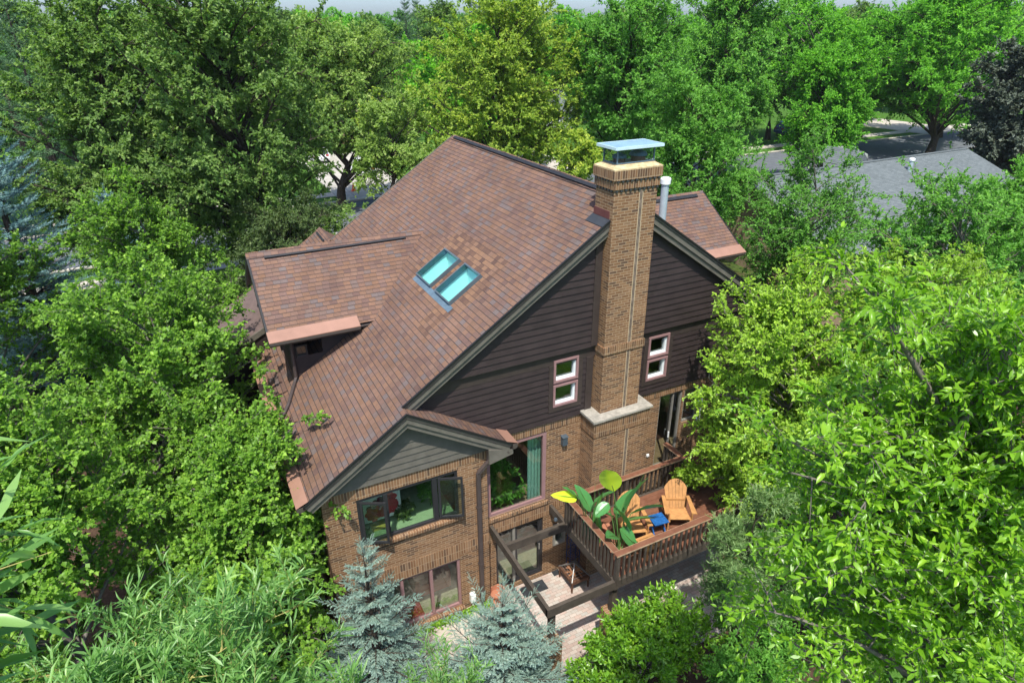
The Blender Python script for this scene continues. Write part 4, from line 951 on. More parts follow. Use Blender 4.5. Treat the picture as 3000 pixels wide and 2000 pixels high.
def make_tree(name, label, cat, base, cc, cr, seed, leafmat, bark='bark_dark', tr=.2, nl=40, ns=8, nt=7, nlf=10, ll=.12, lw=.07, templ='fold', sub=None, tw=.4, droop=.25,
              shell=(.6, 1.04), low=-.8, env=.25, group=None, up_=.25, twigs=False, lift=.12, tone_c=.0, upleaf=.0, blank=None):
    rg = np.random.default_rng(seed); base = np.array(base, float); cc = np.array(cc, float); cr = np.array(cr, float)
    t = thing(name, tuple(base), label, cat, group)
    i = np.arange(nl * 2) + .5; z = 1 - 2 * i / (nl * 2); ph = i * 2.39996 + rg.uniform(0, 6)
    dirs = np.stack([np.sqrt(1 - z * z) * np.cos(ph), np.sqrt(1 - z * z) * np.sin(ph), z], 1); dirs = nrm(dirs + rg.normal(0, .16, dirs.shape))
    dirs = dirs[dirs[:, 2] > low]; dirs = dirs[rg.permutation(len(dirs))[:nl]]
    e = np.ones(len(dirs))
    for k in range(4): kv = rg.normal(0, 2.2, 3); e += env * .5 * np.sin(dirs @ kv + rg.uniform(0, 6))
    mr = cr.mean(); sub = sub or mr * .36
    tg = cc + dirs * np.maximum(cr - sub * .25, cr * .45) * (e * rg.uniform(*shell, len(dirs)))[:, None]
    if blank is not None: tg = tg[blank(tg)]
    n = len(tg)
    # trunk
    top = cc + np.array([0, 0, cr[2] * .55]); K = 8; u = np.linspace(0, 1, K)[:, None]
    trunk = base + (top - base) * u; trunk[1:-1] += rg.normal(0, .035, (K - 2, 3)) * (top[2] - base[2]) * np.array([1, 1, 0])
    trr = tr * (1 - .85 * u[:, 0]) * np.where(u[:, 0] < .02, 1.25, 1)
    hd = np.hypot(tg[:, 0] - cc[0], tg[:, 1] - cc[1])
    zlo = base[2] + .3 * (cc[2] - cr[2] - base[2]) + .15 * (cc[2] - base[2])
    zs = np.clip(tg[:, 2] - .75 * hd - .2, zlo, top[2] - .1)
    uu = (zs - base[2]) / (top[2] - base[2])
    p0 = np.stack([np.interp(uu, u[:, 0], trunk[:, k]) for k in range(3)], 1)
    d = tg - p0; L = np.linalg.norm(d, axis=1)
    p1 = p0 + d * .5 + np.array([0, 0, lift]) * L[:, None] + rg.normal(0, .07, d.shape) * L[:, None]
    tt = np.linspace(0, 1, 7)[None, :, None]
    bez = lambda T_: p0[:, None] * (1 - T_) ** 2 + 2 * p1[:, None] * T_ * (1 - T_) + tg[:, None] * T_ ** 2
    limbs = bez(tt); lr = np.clip(tr * .34 * (L / L.max()) ** .7, .012, None)[:, None] * (1 - .82 * tt[:, :, 0])
    # side branches
    T_ = np.clip(np.linspace(.32, 1, ns)[None] + rg.normal(0, .05, (n, ns)), .25, 1)
    sp = p0[:, None] * (1 - T_[..., None]) ** 2 + 2 * p1[:, None] * (T_ * (1 - T_))[..., None] + tg[:, None] * T_[..., None] ** 2
    tan = nrm(2 * (1 - T_)[..., None] * (p1 - p0)[:, None] + 2 * T_[..., None] * (tg - p1)[:, None])
    out = nrm(sp - (cc - np.array([0, 0, cr[2] * .4])))
    sdir = nrm(tan * .6 + rg.normal(0, .62, sp.shape) + out * .35 + np.array([0, 0, up_]))
    sl_n = sub * rg.uniform(.55, 1.1, (n, ns)) * (1.15 - .35 * T_)
    sp = sp.reshape(-1, 3); sdir = sdir.reshape(-1, 3); sl_n = sl_n.ravel(); m = len(sp)
    sv = np.linspace(0, 1, 4)[None, :, None]
    subs = sp[:, None] + sdir[:, None] * sv * sl_n[:, None, None] + np.array([0, 0, -.12]) * (sv ** 2) * sl_n[:, None, None]
    srr = np.clip(lr[:, 3].repeat(ns) * .5, .006, .05)[:, None] * (1 - .75 * sv[:, :, 0])
    # twigs
    s_ = rg.uniform(.12, 1.0, (m, nt)); q = sp[:, None] + sdir[:, None] * (s_ * sl_n[:, None])[..., None] + np.array([0, 0, -.12]) * ((s_ ** 2) * sl_n[:, None])[..., None]
    td = nrm(sdir[:, None] * .75 + rg.normal(0, .6, q.shape) + np.array([0, 0, up_ * 1.2])); tl = tw * rg.uniform(.55, 1.2, (m, nt))
    q = q.reshape(-1, 3); td = td.reshape(-1, 3); tl = tl.ravel(); M = len(q)
    # leaves
    k = (np.arange(nlf) + .6) / nlf; k = np.clip(k[None] + rg.normal(0, .04, (M, nlf)), .05, 1.02)
    lp = q[:, None] + td[:, None] * (k * tl[:, None])[..., None] + np.array([0, 0, -droop]) * ((k ** 2) * tl[:, None])[..., None]
    ld = nrm(td[:, None] * (.35 + .5 * k[..., None]) + rg.normal(0, .55, lp.shape) + np.array([0, 0, -droop * .9 + upleaf]))
    nn = nrm(np.array([0, 0, 1.0]) + rg.normal(0, .36, lp.shape) + .25 * nrm(lp - cc) + np.array([-.1, -.2, 0]))
    lp = lp.reshape(-1, 3); ld = ld.reshape(-1, 3); nn = nn.reshape(-1, 3); N = len(lp)
    siz = np.clip(rg.lognormal(-.1, .3, N), .4, 1.5)
    tone = np.clip(rg.normal(.36 + tone_c, .16, N) + (k.ravel() > .85) * .2 + np.repeat(rg.normal(0, .1, M), nlf) + np.repeat(np.repeat(rg.normal(0, .07, m), nt), nlf), 0, 1)
    parts = [tubes(trunk[None], trr[None], 9), tubes(limbs, lr, 6), tubes(subs, srr, 4)]
    if twigs:
        tv = np.linspace(0, 1, 3)[None, :, None]
        tws = q[:, None] + td[:, None] * tv * tl[:, None, None] + np.array([0, 0, -droop]) * tv ** 2 * tl[:, None, None]
        parts.append(tubes(tws, np.full((M, 1), twigs) * (1 - .7 * tv[:, :, 0]), 3))
    for p in range(len(parts)): parts[p] = (parts[p][0] - base, parts[p][1])
    link('trunk', join_tubes('trunk', parts, bark), t)
    link('crown', leaf_mesh('crown', lp - base, ld, nn, ll * siz, lw * siz, tone, templ, leafmat), t)
    return t

def make_spruce(name, label, base, h, r, seed, mat, whorls=16, per=8, shoots=9, nlen=.028, sl=.13, nw=.006, cat='tree', group=None, needles=12, bare=.05, pw=.85):
    rg = np.random.default_rng(seed); base = np.array(base, float)
    t = thing(name, tuple(base), label, cat, group)
    P_, D_, L_ = [], [], []; br = []; brr = []
    for wi in range(whorls):
        f = (wi + rg.uniform(-.2, .2)) / whorls; f = min(max(f, bare), .985); z = h * f
        R_ = r * (1 - f) ** pw * rg.uniform(.78, 1.15) + .04
        for k in range(per if f < .8 else max(4, per - 3)):
            a = k * 6.283 / per + wi * 1.1 + rg.uniform(-.45, .45); o = np.array([math.cos(a), math.sin(a), 0]); Rk = R_ * rg.uniform(.6, 1.15)
            rise = .15 + .75 * f
            u = np.linspace(0, 1, 6)[:, None]
            pts = np.array([0, 0, z]) + o * Rk * u + np.array([0, 0, 1.0]) * Rk * (rise * u - .35 * u ** 2 * (1 - f) + .1 * u ** 3)
            br.append(pts); brr.append(.004 + .018 * r * (1 - u[:, 0]) * (1 - f))
            ns_ = max(3, int(shoots * (.35 + Rk / r)))
            for sgn in (-1, 1):
                for j_ in range(ns_):
                    uu = .18 + .8 * (j_ + rg.uniform(0, .6)) / ns_; c = np.array([np.interp(uu, u[:, 0], pts[:, q]) for q in range(3)])
                    tn = pts[-1] - pts[-2]; tn = tn / np.linalg.norm(tn); s_ = np.array([-o[1], o[0], 0]) * sgn
                    d = tn * .75 + s_ * rg.uniform(.5, .9) + np.array([0, 0, rg.uniform(-.15, .2)]); d /= np.linalg.norm(d)
                    nseg = max(1, int(Rk * (1.05 - uu) * .6 / sl))
                    for g_ in range(nseg):
                        P_.append(c + d * sl * g_ * .9); D_.append(d + rg.normal(0, .12, 3)); L_.append(sl * rg.uniform(.8, 1.2))
                        if g_ and rg.random() < .8:
                            P_.append(c + d * sl * g_ * .9); d2 = d * .7 + tn * .6 + rg.normal(0, .3, 3); D_.append(d2 / np.linalg.norm(d2)); L_.append(sl * rg.uniform(.6, 1))
            for g_ in range(2): P_.append(pts[-1] - (pts[-1] - pts[-2]) * .4 * g_); D_.append(pts[-1] - pts[-2]); L_.append(sl * 1.2)
    for g_ in range(4): P_.append(np.array([0, 0, h * .95 + g_ * sl * .6])); D_.append(np.array([0, 0, 1.0])); L_.append(sl)
    P_, D_, L_ = np.array(P_), nrm(np.array(D_)), np.array(L_); n = len(P_)
    ref = np.where(np.abs(D_[:, 2:3]) > .9, np.array([1.0, 0, 0]), np.array([0, 0, 1.0])); a = nrm(np.cross(D_, ref)); b = np.cross(D_, a)
    k = (np.arange(needles) + .5) / needles; th = np.arange(needles) * 2.4
    rad = a[:, None] * np.cos(th)[None, :, None] + b[:, None] * np.sin(th)[None, :, None]
    p = P_[:, None] + D_[:, None] * (k[None] * L_[:, None])[..., None]
    dd = nrm(rad + D_[:, None] * .75 + rg.normal(0, .12, rad.shape)); side = nrm(np.cross(dd, rad + .3 * D_[:, None]))
    ln = nlen * rg.uniform(.8, 1.2, p.shape[:2])[..., None]
    v = np.stack([p - side * nw / 2, p + side * nw / 2, p + dd * ln], 2).reshape(-1, 3)
    tone = np.repeat(np.clip(rg.normal(.45, .18, n), 0, 1), needles * 3)
    link('crown', np_mesh('crown', v, [np.arange(len(v)).reshape(-1, 3)], [mat], tone=tone), t)
    tk = np.stack([np.zeros(6), np.zeros(6), np.linspace(0, h * .97, 6)], 1)
    link('trunk', join_tubes('trunk', [tubes(tk[None], np.linspace(.022 * h, .006, 6)[None], 8), tubes(np.array(br), np.array(brr), 4)], 'bark_dark'), t)
    return t

# --- trees behind the house
D = dict(templ='fold')
make_tree('linden_tree', 'broad olive green tree behind the left trees, left of its wider neighbour', 'tree', (-13.0, 26.5, 0), (-12.6, 26.0, 8.2), (5.0, 4.8, 7.2), 1, 'leaf_linden', nl=90, ns=11, nt=12, nlf=13, ll=.145, lw=.095, tw=.5, tr=.3)
make_tree('linden_tree', 'tall wide olive green tree filling the upper left, behind the dormer ridge', 'tree', (-7.0, 23.5, 0), (-7.6, 23.0, 8.6), (5.4, 5.0, 7.4), 2, 'leaf_linden', nl=100, ns=11, nt=12, nlf=13, ll=.14, lw=.092, tw=.5, tr=.32, tone_c=.02)
make_tree('street_tree', 'pale olive tree with a bare trunk standing beside the concrete driveway and orange cone', 'tree', (.6, 40.0, 0), (1.0, 39.3, 8.2), (5.4, 5.0, 7.2), 3, 'leaf_olive', low=-.45, nl=84, ns=11, nt=11, nlf=12, ll=.17, lw=.105, tw=.55, tr=.36)
make_tree('olive_tree', 'loose grey green tree left of the yellow green tree, above the roof peak', 'tree', (2.6, 31.5, 0), (2.6, 31.6, 6.2), (3.3, 2.8, 3.9), 4, 'leaf_olive', nl=40, ns=8, nt=8, nlf=10, ll=.19, lw=.1, tw=.5, tr=.2)
make_tree('maple_tree', 'large yellow green tree directly behind the roof ridge', 'tree', (10.9, 31.6, 0), (10.9, 31.8, 8.2), (6.9, 6.2, 7.8), 5, 'leaf_yellow', nl=100, ns=11, nt=12, nlf=12, ll=.16, lw=.108, tw=.55, tr=.34, shell=(.5, 1.02))
make_tree('maple_tree', 'small golden tree beside the black lamp post, behind the chimney cap', 'tree', (14.6, 26.6, 0), (14.4, 26.4, 5.0), (2.3, 2.2, 1.9), 6, 'leaf_yellow', nl=26, ns=7, nt=7, nlf=9, ll=.17, lw=.11, tw=.45, tr=.12, tone_c=.12)
make_tree('shade_tree', 'tall round green tree behind the chimney, right of the yellow tree', 'tree', (20.6, 29.0, 0), (20.4, 29.4, 9.2), (5.3, 5.2, 6.6), 7, 'leaf_green', nl=92, ns=11, nt=11, nlf=12, ll=.16, lw=.1, tw=.55, tr=.3, tone_c=.05)
make_tree('pear_tree', 'leafy mid green tree rising behind the right roof wing', 'tree', (13.8, 14.6, 0), (13.9, 14.6, 6.4), (3.9, 3.6, 5.4), 8, 'leaf_green', nl=84, ns=11, nt=11, nlf=11, ll=.12, lw=.07, tw=.42, tr=.18, tone_c=.05)
make_tree('honey_locust', 'bright green feathery tree with a leaning trunk on the lawn across the street', 'tree', (59.5, 41.5, 0), (56.5, 42.2, 9.0), (8.8, 7.5, 7.6), 9, 'leaf_locust', 'bark_grey', nl=92, ns=11, nt=11, nlf=12, ll=.24, lw=.125, tw=.7, tr=.4, low=-.55, lift=.2)
make_tree('honey_locust', 'bright green feathery tree with an upright trunk by the near kerb', 'tree', (63.4, 34.2 - 2.3, 0), (61.2, 33.2, 9.4), (8.8, 7.5, 7.4), 10, 'leaf_locust', nl=92, ns=11, nt=11, nlf=12, ll=.24, lw=.125, tw=.7, tr=.42, low=-.5, lift=.2, tone_c=-.03)
make_tree('honey_locust', 'pale green feathery tree behind the two street locusts at the upper right', 'tree', (78, 40, 0), (77, 39, 10.0), (8.5, 8, 7.5), 11, 'leaf_locust', nl=76, ns=10, nt=10, nlf=11, ll=.28, lw=.15, tw=.8, tr=.4, tone_c=.14)
make_tree('shade_tree', 'tall light green tree between the chimney tree and the bright locust', 'tree', (33.5, 35.0 - 3.2, 0), (33.8, 33.5, 10.0), (5.4, 5.2, 6.8), 12, 'leaf_green', nl=76, ns=11, nt=10, nlf=12, ll=.19, lw=.115, tw=.6, tr=.3, tone_c=.14)
make_tree('shade_tree', 'mid green tree by the near kerb left of the leaning locust', 'tree', (40.0, 27.0, 0), (40.0, 27.0, 7.2), (4.2, 4.2, 5.6), 17, 'leaf_locust', nl=76, ns=10, nt=10, nlf=12, ll=.18, lw=.1, tw=.55, tr=.26, tone_c=-.05)
make_tree('purple_maple', 'dark grey purple tree at the right edge beyond the grey roof', 'tree', (45.2, 16.0, 0), (45.0, 15.6, 7.0), (3.0, 3.2, 5.4), 13, 'leaf_purple', nl=70, ns=10, nt=10, nlf=12, ll=.18, lw=.14, tw=.5, tr=.26)
make_spruce('spruce_tree', 'blue spruce at the left edge above the leafy pear trees', (-16.6, 17.6, 0), 11.8, 2.9, 14, 'needle_teal', whorls=26, per=11, shoots=11, nlen=.09, sl=.3, nw=.032, needles=14)
make_spruce('spruce_tree', 'small blue spruce top peeking out right of the larger left spruce', (-13.3, 18.6, 0), 7.2, 1.9, 15, 'needle_teal', whorls=20, per=10, shoots=10, nlen=.08, sl=.26, nw=.03, needles=13)
make_tree('crabapple_tree', 'fine leaved grey green crabapple behind the dormer and small gable', 'tree', (-6.6, 18.4, 0), (-6.6, 18.4, 3.5), (3.6, 2.6, 2.7), 16, 'leaf_crab', nl=50, ns=9, nt=9, nlf=10, ll=.11, lw=.055, tw=.42, tr=.14, twigs=.006)
# --- left mass beside the house
PK = dict(templ='fold', ll=.08, lw=.064, tw=.32, droop=.2, bark='bark_grey', twigs=.004)
make_tree('pear_tree', 'round leaved pear tree left of the dormer, farthest of the left row by the house', 'tree', (-12.4, 13.6, 0), (-11.9, 12.9, 4.6), (3.1, 3.4, 4.2), 21, 'leaf_pear', nl=66, ns=10, nt=11, nlf=13, tr=.16, **PK)
make_tree('pear_tree', 'round leaved pear tree at the left edge below the blue spruce', 'tree', (-17.6, 12.0, 0), (-17.2, 12.0, 4.9), (3.8, 4.0, 4.2), 22, 'leaf_pear', nl=74, ns=10, nt=11, nlf=13, tr=.17, **PK)
make_tree('pear_tree', 'broad round leaved pear tree touching the left eave below the dormer', 'tree', (-13.3, 5.2, -.3), (-11.7, 5.2, 3.95), (2.8, 3.8, 3.8), 23, 'leaf_pear', nl=76, ns=11, nt=12, nlf=13, tr=.17, tone_c=.03, **PK)
make_tree('pear_tree', 'bright round leaved pear tree in the left foreground with light shoots', 'tree', (-14.4, -.8, -1.5), (-14.2, .0, 3.8), (3.1, 3.4, 4.0), 24, 'leaf_pear', nl=74, ns=11, nt=12, nlf=13, tr=.17, tone_c=.09, **PK)
make_tree('pear_tree', 'round leaved pear tree hugging the left corner of the brick bay', 'tree', (-11.3, -.2, -1.5), (-10.6, .4, 2.4), (2.1, 3.0, 3.2), 25, 'leaf_pear', nl=74, ns=10, nt=11, nlf=13, tr=.14, tone_c=.05, **PK)
# --- right side
RK = dict(templ='fold', ll=.085, lw=.048, tw=.33, droop=.25, bark='bark_grey', twigs=.004)
make_tree('pear_tree', 'fresh light green tree covering the right end of the deck', 'tree', (2.9, -2.9, -1.5), (2.1, -2.7, 4.1), (2.3, 2.1, 3.7), 31, 'leaf_bright', nl=80, ns=10, nt=11, nlf=13, tr=.13, tone_c=.1, **RK)
make_tree('pear_tree', 'fresh green tree right of the house corner, in front of the tan wall', 'tree', (5.6, -4.2, -1.5), (4.6, -3.9, 5.2), (2.6, 2.3, 3.7), 32, 'leaf_bright', nl=76, ns=10, nt=11, nlf=13, tr=.15, tone_c=-.06, **RK)
make_tree('pear_tree', 'open branched green tree in front of the left part of the grey roof', 'tree', (11.4, 4.6, -.6), (11.2, 4.6, 5.6), (3.2, 3.0, 3.6), 33, 'leaf_green', nl=64, ns=9, nt=9, nlf=12, tr=.14, shell=(.55, 1.0), **RK)
make_tree('pear_tree', 'leafy green tree in front of the grey roof near the right edge', 'tree', (10.4, -2.2, -1.2), (9.0, -2.0, 5.9), (3.3, 2.8, 4.0), 34, 'leaf_green', nl=74, ns=10, nt=11, nlf=13, tr=.17, tone_c=.08, **RK)
make_tree('pear_tree', 'dense green tree at the right edge below the purple maple', 'tree', (18.6, -.2, -1.2), (18.6, 0.6, 5.6), (3.7, 3.2, 4.6), 35, 'leaf_green', nl=66, ns=9, nt=10, nlf=12, tr=.17, ll=.1, lw=.06, tw=.4, droop=.25, bark='bark_grey', tone_c=.08)
make_tree('pear_tree', 'leafy green tree at the far left edge below the dark conifers', 'tree', (-20.5, 21.0, 0), (-20.8, 20.0, 5.2), (3.8, 3.8, 5.2), 26, 'leaf_pear', nl=54, ns=9, nt=10, nlf=12, tr=.17, ll=.11, lw=.085, tw=.42, droop=.2, bark='bark_grey')

# --- foreground
make_tree('poplar_tree', 'nearest tree at the lower right with large glossy pointed leaves and pale grey limbs', 'tree', (-5.3, -10.7, -1.5), (-5.45, -10.0, 9.15), (1.55, 1.45, 2.3), 41, 'leaf_big', 'bark_grey', nl=88, ns=9, nt=7, nlf=10, ll=.066, lw=.027, templ='ovate', tw=.3, tr=.1, droop=.3, shell=(.45, 1.05), twigs=.003, upleaf=.1, sub=.5)
make_tree('willow_tree', 'willow crown with long narrow leaves across the lower left foreground', 'tree', (-11.5, -8.0, -1.5), (-11.4, -8.3, 8.05), (1.5, 1.25, 1.2), 42, 'leaf_willow', 'twig_yellow', nl=54, ns=8, nt=6, nlf=14, ll=.115, lw=.017, templ='blade', tw=.34, tr=.09, droop=.12, shell=(.5, 1.02), twigs=.0022, upleaf=.35, up_=.55, sub=.5, low=-.5)
make_tree('willow_tree', 'small willow crown at the bottom centre in front of the silvery spruce', 'tree', (-9.1, -7.2, -1.5), (-9.1, -7.3, 5.0), (.95, .8, 1.1), 43, 'leaf_willow', 'twig_yellow', nl=26, ns=7, nt=6, nlf=12, ll=.11, lw=.017, templ='blade', tw=.32, tr=.06, droop=.12, twigs=.0022, upleaf=.35, up_=.55, sub=.4, low=-.3)
make_tree('willow_tree', 'very near willow spray with big lance shaped leaves at the left edge', 'tree', (-11.15, -11.0, -1.5), (-11.12, -10.9, 12.15), (.2, .24, .36), 44, 'leaf_willow', 'twig_yellow', nl=12, ns=4, nt=3, nlf=8, ll=.11, lw=.019, templ='blade', tw=.26, tr=.03, droop=.15, twigs=.0025, upleaf=.1, up_=.2, sub=.22, low=-.9)
make_tree('willow_shrub', 'silver green fine leaved willow rising at the deck front', 'shrub', (-1.1, -5.2, -1.5), (-1.2, -5.2, 2.7), (1.3, 1.0, 2.3), 45, 'leaf_silver', 'bark_dark', nl=44, ns=8, nt=7, nlf=12, ll=.1, lw=.016, tw=.3, tr=.06, droop=.1, upleaf=.35, up_=.5, sub=.45)
make_tree('willow_shrub', 'silver green willow behind the big leaved tree on the right', 'shrub', (.6, -7.4, -1.5), (.4, -7.5, 4.4), (1.3, 1.1, 2.4), 46, 'leaf_silver', 'bark_dark', nl=44, ns=8, nt=7, nlf=12, ll=.1, lw=.016, tw=.3, tr=.07, droop=.1, upleaf=.35, up_=.5, sub=.45)
make_tree('green_shrub', 'glossy bright green shrub below the deck corner at the bottom edge', 'shrub', (-3.0, -4.6, -1.5), (-3.2, -4.5, .1), (1.75, .95, 1.6), 47, 'leaf_glossy', 'bark_dark', nl=64, ns=8, nt=7, nlf=9, ll=.095, lw=.042, templ='fold', tw=.3, tr=.05, droop=.1, upleaf=.25, up_=.5, sub=.45, low=-.4, twigs=.004)
make_tree('green_shrub', 'shaded dark green shrub at the bottom edge right of the glossy one', 'shrub', (-1.4, -6.2, -1.5), (-1.0, -5.9, .1), (1.4, 1.0, 1.6), 48, 'leaf_green', 'bark_dark', nl=40, ns=7, nt=7, nlf=9, ll=.09, lw=.035, tw=.3, tr=.04, droop=.1, upleaf=.2, up_=.4, sub=.4, low=-.4)
make_tree('green_shrub', 'low shrub in the shade under the right trees beside the deck', 'shrub', (2.8, -5.4, -1.5), (2.8, -5.4, .3), (1.7, 1.3, 1.7), 49, 'leaf_green', 'bark_dark', nl=44, ns=8, nt=7, nlf=9, ll=.1, lw=.045, tw=.32, tr=.05, droop=.15, sub=.5, low=-.4, tone_c=.1)
make_tree('green_shrub', 'leafy undergrowth shrub left of the brick bay below the pear trees', 'shrub', (-11.2, -3.2, -1.5), (-11.0, -3.2, -.2), (1.6, 1.3, 1.4), 50, 'leaf_pear', 'bark_dark', nl=44, ns=8, nt=7, nlf=9, ll=.1, lw=.075, tw=.3, tr=.05, droop=.15, sub=.5, low=-.4)
make_tree('green_shrub', 'small light green bush on the deck behind the orange chair', 'shrub', (.72, -1.35, FZ), (.72, -1.35, FZ + .55), (.42, .4, .5), 51, 'leaf_bright', 'bark_dark', nl=22, ns=5, nt=5, nlf=7, ll=.075, lw=.04, tw=.15, tr=.025, sub=.16, low=-.4)
fl = make_tree('flowering_plant', 'coral pink flowering plant at the shaded right end of the deck', 'plant', (2.1, -2.35, FZ), (2.05, -2.35, FZ + .75), (.3, .3, .4), 52, 'flower_coral', 'bark_dark', nl=16, ns=4, nt=4, nlf=6, ll=.06, lw=.05, tw=.12, tr=.02, sub=.12, low=-.2)
make_spruce('spruce_tree', 'blue spruce standing before the brick bay, with a thin pale leader', (-8.65, -2.1, -1.5), 5.4, 1.95, 61, 'needle_blue', whorls=17, per=8, shoots=15, nlen=.032, sl=.115, nw=.013, needles=20)
make_spruce('spruce_tree', 'bushy silvery spruce at the patio edge, right of the taller blue spruce', (-6.35, -3.75, -1.5), 4.4, 2.1, 62, 'needle_blue', whorls=16, per=10, shoots=16, nlen=.032, sl=.115, nw=.013, needles=20, pw=.7)
iv = np.random.default_rng(8); n = 900; px_ = -5.1 - iv.random(n) * 2.6; py_ = -.42 - np.abs(iv.normal(0, .1, n)); pz_ = -1.15 + iv.random(n) * .1
tag(link('ivy', leaf_mesh('ivy', np.stack([px_, py_, pz_], 1), iv.normal(0, 1, (n, 3)) * np.array([1, 1, .3]), np.array([0, 0, 1.]) + iv.normal(0, .4, (n, 3)), np.full(n, .07), np.full(n, .06), iv.random(n), 'fold', 'leaf_pear')), 'green ivy creeping along the foot of the brick bay wall', 'ivy', kind='stuff')

make_tree('potted_plant', 'leafy green houseplant inside the tall mauve framed window', 'plant', (-4.35, .55, 1.1), (-4.35, .55, 2.0), (.5, .35, .7), 71, 'leaf_green', 'bark_dark', nl=26, ns=5, nt=4, nlf=6, ll=.14, lw=.06, tw=.18, tr=.02, sub=.2, low=-.6)
make_tree('potted_plant', 'bushy houseplant on the green table inside the casement window', 'plant', (-7.1, .35, 2.02), (-7.1, .35, 2.28), (.28, .22, .22), 72, 'leaf_crab', 'bark_dark', nl=18, ns=4, nt=4, nlf=6, ll=.07, lw=.04, tw=.1, tr=.012, sub=.1, low=-.2)
make_tree('potted_plant', 'taller houseplant at the right end of the green table indoors', 'plant', (-6.35, .5, 2.02), (-6.35, .55, 2.55), (.3, .25, .45), 73, 'leaf_green', 'bark_dark', nl=18, ns=4, nt=4, nlf=6, ll=.09, lw=.05, tw=.12, tr=.012, sub=.12, low=-.3)
cu = MB();  # pleated panel added to imitate a teal reflection in the glass
for k in range(8): cu.poly([(-3.62 + k * .05, .28 + .03 * (k % 2), 1.15), (-3.57 + k * .05, .28 + .03 * ((k + 1) % 2), 1.15), (-3.57 + k * .05, .28 + .03 * ((k + 1) % 2), 3.5), (-3.62 + k * .05, .28 + .03 * (k % 2), 3.5)])
tag(cu.build('reflection_panel', 'reflection_teal'), 'pale teal panel standing in for a reflection in the tall mauve framed window', 'reflection_panel')

# ------------------------------------------------------------------ street things
def copy_thing(o, loc, rotz=0.0, s=1.0, label=None, group=None):
    c = o.copy(); col.objects.link(c); c.location = loc; c.rotation_euler[2] = rotz; c.scale = (s, s, s * 1.0)
    if label: c['label'] = label
    if group: c['group'] = group
    for ch in o.children:
        d = ch.copy(); col.objects.link(d); d.parent = c
        for g in ch.children: e = g.copy(); col.objects.link(e); e.parent = d
    return c
lp = thing('street_lamp', (23.2, 43.4, 0), 'tall black lamp post by the far sidewalk behind the roof ridge', 'street lamp')
MB().lathe((23.2, 43.4, 0), [(.16, 0), (.16, .5), (.1, .7), (.085, 4.6), (.12, 4.7), (.05, 4.8)], 12).build('post', 'black_iron', lp)
la = MB().lathe((23.2, 43.4, 4.8), [(.12, 0), (.22, .5)], 8).build('lantern', 'lamp_glass', lp)
MB().lathe((23.2, 43.4, 5.3), [(.28, 0), (.16, .18), (.04, .34)], 8).build('lantern_roof', 'black_iron', la)
cn = thing('traffic_cone', (3.05, 45.6, .05), 'orange traffic cone standing on the concrete driveway', 'traffic cone')
MB().lathe((3.05, 45.6, .05), [(.2, 0.05), (.16, .08), (.04, .72), (.03, .72)], 14).build('cone', 'cone_orange', cn); MB().box(2.83, 3.27, 45.38, 45.82, .05, .095).build('base', 'cone_orange', cn)
mbx = thing('mailbox', (66.5, 42.9, 0), 'brown wooden mailbox post on the lawn across the street', 'mailbox')
MB().box(66.2, 66.8, 42.7, 43.1, 0, .75).build('post', 'mailbox_wood', mbx); mm = MB(); mm.prism([(66.1, 42.5, .75), (66.1, 42.5, 1.1), (66.25, 42.5, 1.28), (66.75, 42.5, 1.28), (66.9, 42.5, 1.1), (66.9, 42.5, .75)], (0, .75, 0)); mm.build('box', 'mailbox_wood', mbx)

